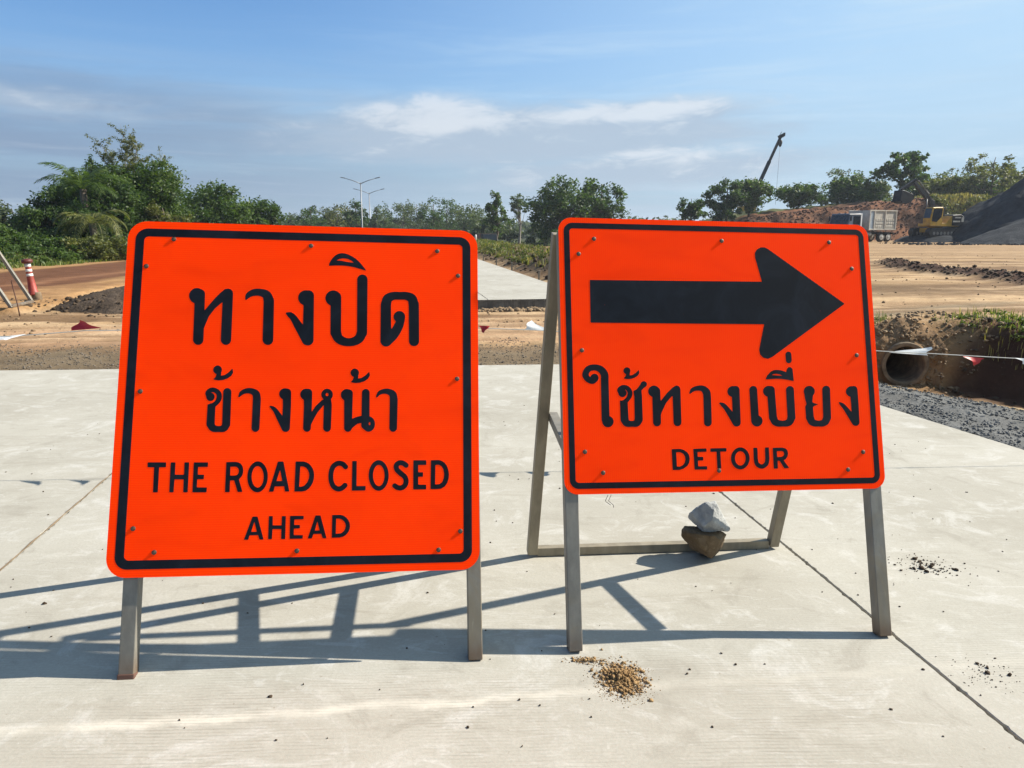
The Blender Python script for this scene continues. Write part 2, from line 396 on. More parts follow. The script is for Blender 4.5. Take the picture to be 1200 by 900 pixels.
M['rock_grey'] = mat('grey rock', m_rock((0.28, 0.29, 0.29), (0.46, 0.465, 0.45), (0.66, 0.66, 0.63), 0.95, 1.0))
M['clod'] = mat('dry soil clods', m_rock((0.18, 0.115, 0.062), (0.33, 0.235, 0.14), (0.48, 0.38, 0.26), 0.85))
M['clod_tan'] = mat('tan dry soil crumbs', m_rock((0.20, 0.115, 0.045), (0.36, 0.235, 0.11), (0.50, 0.38, 0.22), 1.0))
M['clod_dark'] = mat('dark soil clods', m_rock((0.07, 0.045, 0.025), (0.14, 0.095, 0.06), (0.22, 0.16, 0.10)))
M['gravel'] = mat('grey gravel', m_rock((0.15, 0.15, 0.145), (0.27, 0.27, 0.26), (0.44, 0.44, 0.42)))
M['heap'] = mat('blue-black gravel', m_heap((0.020, 0.026, 0.034), (0.052, 0.060, 0.072), (0.115, 0.125, 0.135)))
M['heap_soil'] = mat('dark soil heap', m_heap((0.085, 0.062, 0.043), (0.15, 0.11, 0.08), (0.22, 0.175, 0.13), 0.85))
M['yellow'] = plain('yellow machine paint', (0.68, 0.38, 0.025), 0.5, var=0.2, scale=3, dirt=(0.22, 0.15, 0.07))
M['dark_steel'] = plain('dark steel', (0.020, 0.022, 0.027), 0.6, 0.1, var=0.3, scale=3, dirt=(0.038, 0.034, 0.030), spec=0.3)
M['grey_steel'] = plain('grey painted steel', (0.20, 0.20, 0.20), 0.5, 0.2, var=0.25, scale=3, dirt=(0.16, 0.13, 0.10))
M['glass'] = plain('dark window glass', (0.016, 0.022, 0.030), 0.08, 0.0, var=0.1)
M['cream'] = plain('dusty cream paint', (0.68, 0.63, 0.54), 0.6, var=0.15, scale=2.5, dirt=(0.48, 0.40, 0.29))
M['blue_cream'] = plain('pale blue grey paint', (0.45, 0.52, 0.58), 0.6, var=0.12, scale=2.5)
M['white_paint'] = plain('white paint', (0.72, 0.72, 0.70), 0.5, var=0.08, scale=2.5)
M['cab_blue'] = plain('slate blue paint', (0.10, 0.14, 0.20), 0.5, var=0.2, scale=2.5)
M['tyre'] = plain('tyre rubber', (0.030, 0.028, 0.026), 0.85, var=0.3, scale=4, dirt=(0.11, 0.085, 0.06))
M['rim'] = plain('dusty white rim', (0.60, 0.58, 0.54), 0.6, var=0.15)
M['rust_paint'] = plain('rust brown paint', (0.16, 0.075, 0.05), 0.7, var=0.3, scale=2.5, dirt=(0.10, 0.06, 0.04))
M['lamp_steel'] = plain('grey lamp pole steel', (0.34, 0.35, 0.36), 0.5, 0.3, var=0.1)
# ================================================================ THE SETTING
def inside(poly, x, y):
    r = np.zeros(np.shape(x), bool); n = len(poly)
    for i in range(n):
        x0, y0 = poly[i]; x1, y1 = poly[(i + 1) % n]
        c = (y0 > y) != (y1 > y)
        with np.errstate(divide='ignore', invalid='ignore'):
            r ^= c & (x < (x1 - x0) * (y - y0) / (y1 - y0) + x0)
    return r
def cross(p, d, q, e):
    k = ((q[0] - p[0]) * e[1] - (q[1] - p[1]) * e[0]) / (d[0] * e[1] - d[1] * e[0]); return (p[0] + d[0] * k, p[1] + d[1] * k)
# slab outline and joints, in the slab's own frame
FAR_P, FAR_D = (0.288, 8.520), (5.427, 0.936)
JR_P, JR_D = (1.554, 2.069), (-0.325, 2.231)
JL_P, JL_D = (-2.225, 3.112), (-0.16, 1.1)
ED_P, ED_D = (3.702, 5.349), (-0.378, 1.386)
NEAR = ((0, -9.0), (1, 0))
cFL = (-16.0, FAR_P[1] - 16.3 * 0.936 / 5.427)
slab_polys = [
    [(-16.0, -9.0), cross(JL_P, JL_D, *NEAR), cross(JL_P, JL_D, FAR_P, FAR_D), cFL],
    [cross(JL_P, JL_D, *NEAR), cross(JR_P, JR_D, *NEAR), cross(JR_P, JR_D, FAR_P, FAR_D), cross(JL_P, JL_D, FAR_P, FAR_D)],
    [cross(JR_P, JR_D, *NEAR), cross(ED_P, ED_D, *NEAR), cross(ED_P, ED_D, FAR_P, FAR_D), cross(JR_P, JR_D, FAR_P, FAR_D)]]
slab_all = [slab_polys[0][0], slab_polys[2][1], slab_polys[2][2], slab_polys[0][3]]

def slab_panel(poly, z0, z1, gap, name, mats, frame, rough_edge=0.0, seed=0):
    """a cast panel: inset by half the joint, top arris chamfered and a little uneven"""
    b = bmesh.new(); n = len(poly); cx = sum(p[0] for p in poly) / n; cy = sum(p[1] for p in poly) / n
    rng = random.Random(seed); P = []
    for i in range(n):
        p, q = poly[i], poly[(i + 1) % n]; L = math.hypot(q[0] - p[0], q[1] - p[1]); k = max(2, min(1400, int(L / 0.015)))
        nx, ny = -(q[1] - p[1]) / L, (q[0] - p[0]) / L
        for j in range(k):
            t = j / k; a = gap / 2 + (rng.random() ** 4) * rough_edge
            P.append((p[0] + (q[0] - p[0]) * t + nx * a, p[1] + (q[1] - p[1]) * t + ny * a))
    c = 0.004
    bot = [b.verts.new((x, y, z0)) for x, y in P]; mid = [b.verts.new((x, y, z1 - c)) for x, y in P]
    top = []
    for i, (x, y) in enumerate(P):
        dx, dy = cx - x, cy - y; L = math.hypot(dx, dy); top.append(b.verts.new((x + dx / L * c, y + dy / L * c, z1)))
    m = len(P)
    for r0, r1 in ((bot, mid), (mid, top)):
        for i in range(m): b.faces.new((r0[i], r0[(i + 1) % m], r1[(i + 1) % m], r1[i]))
    tf = b.faces.new(top)
    for f in b.faces: f.material_index = 0 if f is tf else 1
    bmesh.ops.triangulate(b, faces=[tf])
    me = bpy.data.meshes.new(name); b.to_mesh(me); b.free()
    for mm in mats: me.materials.append(mm)
    o = bpy.data.objects.new(name, me); COL.objects.link(o); o.matrix_world = frame; o['kind'] = 'structure'
    return o
for i, p in enumerate(slab_polys):
    slab_panel(p, -0.24, 0.0, 0.011 if i else 0.004, 'concrete_slab', (M['concrete'], M['concrete']), SLAB, 0.0075, i)
# pale mortar squeezed out of the left joint
jl = MB(); a0 = cross(JL_P, JL_D, (0, -3), (1, 0)); a1 = slab_polys[1][3]
pts = []
for k in range(90):
    t = k / 89; pts.append((a0[0] + (a1[0] - a0[0]) * t + 0.002 * math.sin(k * 1.9), a0[1] + (a1[1] - a0[1]) * t, 0.0005))
jl.tube(pts, [0.0035 + 0.0018 * math.sin(k * 2.7) for k in range(90)], 5)
o = jl.build('joint_mortar', M['tan_conc']); o.matrix_world = SLAB; o['kind'] = 'structure'

# the finished road beyond, standing proud of the dirt
RD = (-0.1605, 1.0)
def rl(x, y): return (x, y)
R0 = (1.55, 14.72); R1 = (R0[0] + RD[0] * 70, R0[1] + 70)
J0 = (-0.44, 14.36); J1 = (J0[0] + RD[0] * 70, J0[1] + 70)
L0 = (-5.6, 13.45); L1 = (L0[0] + RD[0] * 70, L0[1] + 70)
slab_panel([J0, R0, R1, J1], -0.15, 0.185, 0.010, 'concrete_road', (M['concrete'], M['concrete_face']), Matrix.Identity(4), 0.01, 5)
slab_panel([L0, J0, J1, L1], -0.15, 0.185, 0.010, 'concrete_road', (M['concrete'], M['concrete_face']), Matrix.Identity(4), 0.01, 6)
road_poly = [L0, R0, R1, L1]

# ---- terrain: one sheet to the horizon
WA = (6.9, 12.3); WT = (0.514, -0.857); WN = (0.857, 0.514)       # ditch: foot of the far wall, its run, its back
EDGE_L = [(-60, 13.4), (-13, 13.5), (-8.9, 13.6), (-8.6, 15.0), (-9.4, 16.8), (-9.7, 19.0), (-10.2, 40), (-12, 70), (-60, 70)]
def terrain(x, y):
    n1 = fbm(x * 0.5, y * 0.5, 4, 3) - 0.5; n2 = fbm(x * 2.3, y * 2.3, 4, 11) - 0.5; n3 = fbm(x * 7, y * 7, 3, 23) - 0.5
    near = (1 - sst(5, 11, np.abs(x))) * (1 - sst(9.5, 13.5, y))
    z = -math.tan(CROSSFALL) * x * near + 0.05 * n1 + 0.03 * n2 + 0.018 * n3
    z = np.where(near > 0.3, z - 0.035 * near, z)
    # falls away behind the works, left of the yard
    z = z - 2.0 * sst(60, 125, y) * sst(30, 14, x)
    z = z + sst(150, 420, y) * 0.0
    # raised verge and road on the left
    st = inside(EDGE_L, x + 0.18 * n2 * 2 + 0.1 * n3, y + 0.3 * n2 + 0.12 * n3)
    z = np.where(st, np.maximum(z, 0) + 0.10 + 0.03 * n1, z)
    z = z + 0.5 * sst(-17.5, -21, x) * sst(8, 16, y) * (1 - sst(70, 110, y))
    # ditch at the right
    s = (x - WA[0]) * WN[0] + (y - WA[1]) * WN[1] + 0.22 * n2 + 0.08 * n3
    a = (x - WA[0]) * WT[0] + (y - WA[1]) * WT[1] + 0.25 * n2
    prof = np.where(s > 0, -0.98 + 0.98 * sst(-0.35, 0.95, s), np.where(s > -0.7, -0.98, -0.98 + 0.90 * np.clip((-s - 0.7) / 4.3, 0, 1)))
    prof = np.where(s > 0.95, 0.0, prof)
    prof = prof - np.where(s > 0, 0.0, 0.0)
    head = sst(-0.75, 0.35, a)
    on = head * (s > -5.4) * (s < 1.6) * (x > 1.5)
    ripple = 0.035 * np.sin(s * 9 + 5 * n2) * (s < -0.6)
    z = z * (1 - on * 0.7) + (prof + ripple + 0.10 * n3 * (s > -0.8)) * on
    # wheel ruts across the dirt beyond the slab and through the yard
    for c0, sl in ((10.7, 0.15), (12.1, 0.15), (11.45, 0.19), (12.75, 0.19), (15.4, 0.12), (16.9, 0.12)):
        z = z - (0.030 + 0.02 * n3) * np.exp(-((y - c0 - sl * x + 0.5 * n1) / 0.13) ** 2) * (np.abs(x) < 16) * (1 - on) * (0.4 + n2 + 0.5)
    # scooped out in front of the culvert pipe
    lx, ly = x - 6.16, y - 11.85; pa_ = lx * 0.1392 + ly * 0.9903; pl_ = np.abs(lx * 0.9903 - ly * 0.1392)
    z = z - (z - np.minimum(z, -0.93)) * sst(0.75, 0.40, pl_) * sst(-1.7, -0.9, pa_) * (pa_ < 0.14)
    # spoil ridge across the yard
    rx = 14.2 + 0.4 * np.sin(y * 0.6) + 1.4 * sst(24, 32, y); rid = np.exp(-((x - rx) / 0.55) ** 2) * sst(17, 21, y) * (1 - sst(31, 36, y))
    z = z + rid * (0.12 + 0.22 * (n2 + 0.5) + 0.2 * n3)
    rid2 = np.exp(-((x - rx - 1.6) / 0.7) ** 2) * sst(15, 20, y) * (1 - sst(24, 29, y)); z = z + rid2 * (0.10 + 0.3 * n2)
    # berm along the finished road
    bo = x - (R0[0] + RD[0] * (y - R0[1])); cr = 2.0 + 0.5 * n1
    berm = sst(0.25, cr, bo) * (1 - sst(cr + 1.4, cr + 3.2, bo)) * sst(17.5, 21.5, y) * (1 - sst(60, 75, y))
    z = z + berm * (0.46 + 0.4 * n2 + 0.2 * n3)
    # under the slabs
    ins = inside(slab_all, x, y); z = np.where(ins, -math.tan(CROSSFALL) * x - 0.16, z)
    z = np.where(inside(road_poly, x, y), np.minimum(z, 0.0), z)
    return z, dict(st=st, s=s, a=a, on=on, rid=np.maximum(rid, rid2 * 0.8), berm=berm, n1=n1, n2=n2, n3=n3, bo=bo)
def zat(x, y):
    return float(terrain(np.array([float(x)]), np.array([float(y)]))[0][0])
def geo_steps(a, first, ratio, end):
    o = []; d = first
    while a < end: a += d; d *= ratio; o.append(a)
    return o
xs = list(np.arange(-20, 18.01, 0.16)); ext = geo_steps(18.0, 0.35, 1.16, 1500)
xs = [-20 - (v - 18.0) for v in ext[::-1]] + xs + ext
ys = [-900, -400, -150, -60, -25, -12, -6, -2, 1, 3, 4.4] + list(np.arange(4.6, 20, 0.11)) + geo_steps(20, 0.14, 1.022, 1500)
GX, GY = np.meshgrid(np.array(xs), np.array(ys)); GZ, I = terrain(GX, GY)
def lerp(c, d, t): return c + (np.array(d) - c) * t[..., None]
def ground_colour(x, y, I):
    n1, n2, n3 = I['n1'], I['n2'], I['n3']
    st1 = fbm(x * 0.10 + 3, y * 0.55, 5, 41); st2 = fbm(x * 0.35, y * 1.6, 4, 57)
    c = np.zeros(x.shape + (3,)) + np.array((0.35, 0.265, 0.175))
    c = lerp(c, (0.19, 0.135, 0.09), sst(0.46, 0.60, st1)); c = lerp(c, (0.46, 0.37, 0.27), sst(0.50, 0.66, st2) * 0.85)
    c = lerp(c, (0.16, 0.11, 0.075), sst(0.56, 0.68, fbm(x * 0.22 + 0.4 * y, y * 1.1, 5, 63)) * 0.8)
    # dark crushed-stone shoulder next to the slab, then trodden pinkish dirt
    d = y - (FAR_P[1] + (x - FAR_P[0]) * 0.1725)
    c = lerp(c, (0.150, 0.128, 0.100), (1 - sst(1.1, 2.0, d + 1.2 * n2)) * (1 - sst(4.5, 6.0, x)))
    c = lerp(c, (0.40, 0.285, 0.205), sst(1.6, 2.4, d + n2) * (1 - sst(3.6, 5.0, d)) * (x < 3) * 0.8)
    # gravel and mud at the ditch
    k = I['on']
    c = lerp(c, (0.135, 0.155, 0.185), (x > 2.0) * (y < 9) * (1 - sst(-4.5, -4.0, I['s'] + 0.8 * n2)))
    c = lerp(c, (0.20, 0.155, 0.105), k * sst(-4.7, -4.2, I['s'] + 0.8 * n2))
    c = lerp(c, (0.34, 0.29, 0.20), k * (I['s'] < -0.8) * (I['s'] > -4.2) * sst(0.5, 0.62, fbm(x * 2.5 + 1.5 * y, I['s'] * 2.6, 4, 71)))
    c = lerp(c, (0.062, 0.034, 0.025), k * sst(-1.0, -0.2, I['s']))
    hd = (1 - np.abs(np.clip((I['a'] + 0.25) / 0.9, -1, 1))) * (I['s'] > -5) * (I['s'] < 1.5) * (x > 3)
    c = lerp(c, (0.26, 0.175, 0.10), np.clip(hd * 1.6, 0, 1) * (1 - 0.6 * sst(0.45, 0.65, fbm(x * 6, y * 6, 3, 5))))
    c = lerp(c, (0.15, 0.14, 0.115), np.exp(-((I['a'] + 1.35) / 0.35) ** 2) * (x > 3) * (y < 16) * 0.8)
    c = lerp(c, (0.075, 0.048, 0.040), np.clip(I['rid'] * 1.5, 0, 1))
    c = lerp(c, (0.085, 0.072, 0.055), np.clip(I['berm'] * 1.4, 0, 1))
    c = lerp(c, (0.31, 0.235, 0.16), sst(28, 55, y) * 0.8)
    for c0, sl in ((10.7, 0.15), (12.1, 0.15), (11.45, 0.19), (12.75, 0.19), (15.4, 0.12), (16.9, 0.12)):
        tr_ = np.exp(-((y - c0 - sl * x + 0.5 * n1) / 0.16) ** 2) * (np.abs(x) < 16) * (1 - I['on']); c = lerp(c, (0.22, 0.165, 0.115), tr_ * 0.75 * sst(0.35, 0.6, fbm(x * 0.9, y, 3, 44)))
        c = lerp(c, (0.46, 0.38, 0.29), np.exp(-((y - c0 - 0.24 - sl * x + 0.5 * n1) / 0.08) ** 2) * (np.abs(x) < 16) * (1 - I['on']) * 0.6)
    # big dark brown patch in the yard, pale band nearer
    c = lerp(c, (0.145, 0.105, 0.07), np.exp(-(((x - 9.5) / 2.6) ** 2 + ((y - 19.5) / 2.2) ** 2)) * 0.9)
    c = lerp(c, (0.46, 0.36, 0.25), np.exp(-((y - 15.2 - 0.15 * x + 1.0 * n1) / 1.2) ** 2) * (x > 2) * (x < 40) * 0.65)
    # left: orange laterite verge, brown worn carriageway, pale far shoulder
    L = I['st'].astype(float)
    c = lerp(c, (0.31, 0.205, 0.115), L * (x > -30))
    rx = x + 0.012 * (y - 25) + 0.7 * n1
    c = lerp(c, (0.125, 0.066, 0.043), L * sst(-10.9, -11.7, rx) * (1 - sst(-15.9, -16.4, rx)))
    c = lerp(c, (0.23, 0.13, 0.085), L * np.exp(-((rx + 12.6) / 0.35) ** 2) * 0.8)
    c = lerp(c, (0.25, 0.155, 0.09), L * sst(-9.8, -10.6, rx) * sst(-11.8, -10.8, rx) * sst(0.45, 0.6, st2))
    c = lerp(c, (0.055, 0.062, 0.024), sst(-17.3, -18.2, x + n1) * sst(6, 12, y))
    far = sst(70, 130, y) * (1 - sst(24, 34, x * 1.0)); c = lerp(c, (0.050, 0.062, 0.026), far)
    c = lerp(c, (0.045, 0.060, 0.030), sst(150, 240, np.hypot(x, y)))
    back = sst(-6, -20, y); c = lerp(c, (0.30, 0.25, 0.18), back)
    return np.clip(c * np.array((1.16, 1.04, 0.86)) * (0.95 + 0.35 * n3[..., None] + 0.35 * n2[..., None]), 0.005, 0.8)
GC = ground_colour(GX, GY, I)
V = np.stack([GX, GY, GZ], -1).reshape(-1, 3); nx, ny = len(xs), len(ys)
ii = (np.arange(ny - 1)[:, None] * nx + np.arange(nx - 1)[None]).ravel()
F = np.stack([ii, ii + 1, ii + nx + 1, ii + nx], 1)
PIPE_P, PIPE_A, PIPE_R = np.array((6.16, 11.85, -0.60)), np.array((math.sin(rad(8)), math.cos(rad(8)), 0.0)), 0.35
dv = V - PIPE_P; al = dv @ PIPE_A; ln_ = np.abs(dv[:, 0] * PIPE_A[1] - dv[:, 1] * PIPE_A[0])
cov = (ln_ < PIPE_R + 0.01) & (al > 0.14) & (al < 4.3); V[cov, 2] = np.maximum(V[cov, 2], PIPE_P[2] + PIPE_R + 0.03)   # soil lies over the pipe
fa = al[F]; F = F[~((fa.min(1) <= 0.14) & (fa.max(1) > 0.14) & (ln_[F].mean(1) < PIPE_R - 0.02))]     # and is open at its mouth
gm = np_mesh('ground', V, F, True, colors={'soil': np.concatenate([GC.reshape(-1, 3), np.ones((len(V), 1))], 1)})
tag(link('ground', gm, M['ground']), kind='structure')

# ================================================================ ROAD SIGNS
def round_rect(wd, ht, r, n=8):
    P = []
    for cx, cy, a0 in ((wd / 2 - r, ht / 2 - r, 0), (-wd / 2 + r, ht / 2 - r, 90), (-wd / 2 + r, -ht / 2 + r, 180), (wd / 2 - r, -ht / 2 + r, 270)):
        for k in range(n + 1):
            a = rad(a0 + 90 * k / n); P.append((cx + r * math.cos(a), cy + r * math.sin(a)))
    return P
def print_mesh(polys, th=0.00012):
    cu = bpy.data.curves.new('print', 'CURVE'); cu.dimensions = '2D'; cu.fill_mode = 'BOTH'; cu.extrude = th
    for p in polys:
        sp = cu.splines.new('POLY'); sp.points.add(len(p) - 1)
        for q, (u, v) in zip(sp.points, p): q.co = (u, v, 0, 1)
        sp.use_cyclic_u = True
    o = bpy.data.objects.new('print', cu); COL.objects.link(o)
    me = bpy.data.meshes.new_from_object(o.evaluated_get(bpy.context.evaluated_depsgraph_get()))
    bpy.data.objects.remove(o); bpy.data.curves.remove(cu); me.materials.clear()
    for v in me.vertices: v.co = (v.co.x, -v.co.z, v.co.y)
    return me
def bolt_mesh():
    m = MB()
    m.lathe([(0.0085, 0.0), (0.0085, -0.0008), (0.0060, -0.0010)], 14, axis='Y')
    m.lathe([(0.0056, -0.0010), (0.0056, -0.0030), (0.0044, -0.0036)], 6, axis='Y')
    return m.mesh('bolt')
BOLT = bolt_mesh(); BOLT.materials.append(M['rust'])
def sign(d, label, face_mat, lines, bolts, rc, inset, bw, ro, ri, foot_y, feet, tops, cap, lo):
    root = empty('road_sign', (0, 0, 0), label, 'road sign', group='orange signs on the slab')
    root.matrix_world = SLAB @ Matrix.Translation((d['bx'], d['by'], 0)) @ Matrix.Rotation(rad(d['yaw']), 4, 'Z')
    T = rad(d['tilt']); c, s = math.cos(T), math.sin(T); mid = d['s0'] + d['H'] / 2
    def tp(u, v, off=0.0): return Vector((u, v * s + off * c, v * c - off * s))     # on the tilted plane, off metres behind it
    PM = Matrix.Translation(tp(0, mid)) @ Matrix.Rotation(-T, 4, 'X') @ Matrix.Rotation(-rad(d['rot']), 4, 'Y')
    b = bmesh.new(); P = round_rect(d['w'], d['H'], rc)
    f0 = [b.verts.new((x, 0, z)) for x, z in P]; f1 = [b.verts.new((x, 0.003, z)) for x, z in P]; n = len(P)
    ff = b.faces.new(f0); bf = b.faces.new(f1[::-1]); bf.material_index = 1
    for i in range(n): b.faces.new((f0[i], f1[i], f1[(i + 1) % n], f0[(i + 1) % n]))
    bmesh.ops.recalc_face_normals(b, faces=b.faces)
    me = bpy.data.meshes.new('panel'); b.to_mesh(me); b.free(); me.materials.append(face_mat); me.materials.append(M['alu'])
    panel = link('panel', me, None, root); panel.matrix_local = PM
    # printed border
    outer = round_rect(d['w'] - 2 * inset, d['H'] - 2 * inset, ro); inner = round_rect(d['w'] - 2 * inset - 2 * bw, d['H'] - 2 * inset - 2 * bw, ri)
    link('border', print_mesh([outer, inner[::-1]]), M['print'], panel, (0, -0.0003, 0))
    for nm, lb, polys in lines:
        o = link(nm, print_mesh(polys), M['print'], panel, (0, -0.0003, 0)); o['label'] = lb
    if lo > 0.03:
        for v in (d['s0'] + 0.12, mid, d['s0'] + d['H'] - 0.12): MB().bar(tp(-d['w'] / 2 + 0.05, v, 0.009), tp(d['w'] / 2 - 0.05, v, 0.009), 0.011, 0.04, tuple(tp(0, 1, 0))).build('spacer_strip', M['galv'], root)
    for u, v in bolts:
        o = link('bolt', BOLT, None, panel, (u, -0.0006, v)); o.rotation_euler = (0, (u * 37 + v * 91) % 1.0, 0)
    t = 0.05
    for k, sx in enumerate((-1, 1)):
        u = d['uL'] if sx < 0 else d['uR']; ut = u * 0.6 + (sx * abs(u)) * 0.4
        MB().bar(tp(u, 0.012, lo), tp(ut, d['s0'] + d['H'] - 0.05, lo), t, t, tuple(tp(0, 0, 1)), 0.003).build('front_leg', M['galv'], root)
        fy = foot_y; top = tp(tops[k], d['s0'] + d['H'] - 0.035, lo + 0.054); foot = Vector((feet[k], fy, 0.016))
        MB().bar(foot, top, 0.046, 0.046, (0, 1, 0.3), 0.003).build('rear_leg', M['galv_tan'], root)
        q = foot.lerp(top, 0.47); v = q.z / c
        MB().bar(q + Vector((-sx * 0.0435, 0, 0)), tp(u, v, lo + 0.026) + Vector((-sx * 0.0, 0, 0)), 0.038, 0.038, (0, 0, 1), 0.002).build('side_brace', M['galv'], root)
    MB().bar((feet[0] + 0.025, foot_y + 0.004, 0.022), (feet[1] - 0.025, foot_y + 0.004, 0.022), 0.04, 0.04, (0, 0, 1), 0.002).build('base_rail', M['galv_tan'], root)
    MB().bar((tops[0] + 0.02, tp(0, d['s0'] + d['H'] - 0.09, 0.085).y, tp(0, d['s0'] + d['H'] - 0.09, 0.085).z), (tops[1] - 0.02, tp(0, d['s0'] + d['H'] - 0.09, 0.085).y, tp(0, d['s0'] + d['H'] - 0.09, 0.085).z), 0.035, 0.035, (0, 0, 1)).build('top_rail', M['galv'], root)
    if cap:
        MB().bar(tp(d['uL'], -0.006, lo), tp(d['uL'], 0.022, lo), 0.056, 0.056, tuple(tp(0, 0, 1)), 0.004).build('rusty_foot', M['rust_paint'], root)
    else:
        for dx, dl in ((0, 0.025), (0.012, 0.035)):
            q = tp(-0.47 + dx, d['s0'] - 0.002, 0.004)
            MB().tube([q, q + Vector((-0.012, -0.01, -0.02)), q + Vector((-0.006 + dx, -0.012, -dl)), q + Vector((0.010, -0.008, -dl - 0.012))], 0.0011, 5).build('tie_wire', M['dark_steel'], root)
    return root
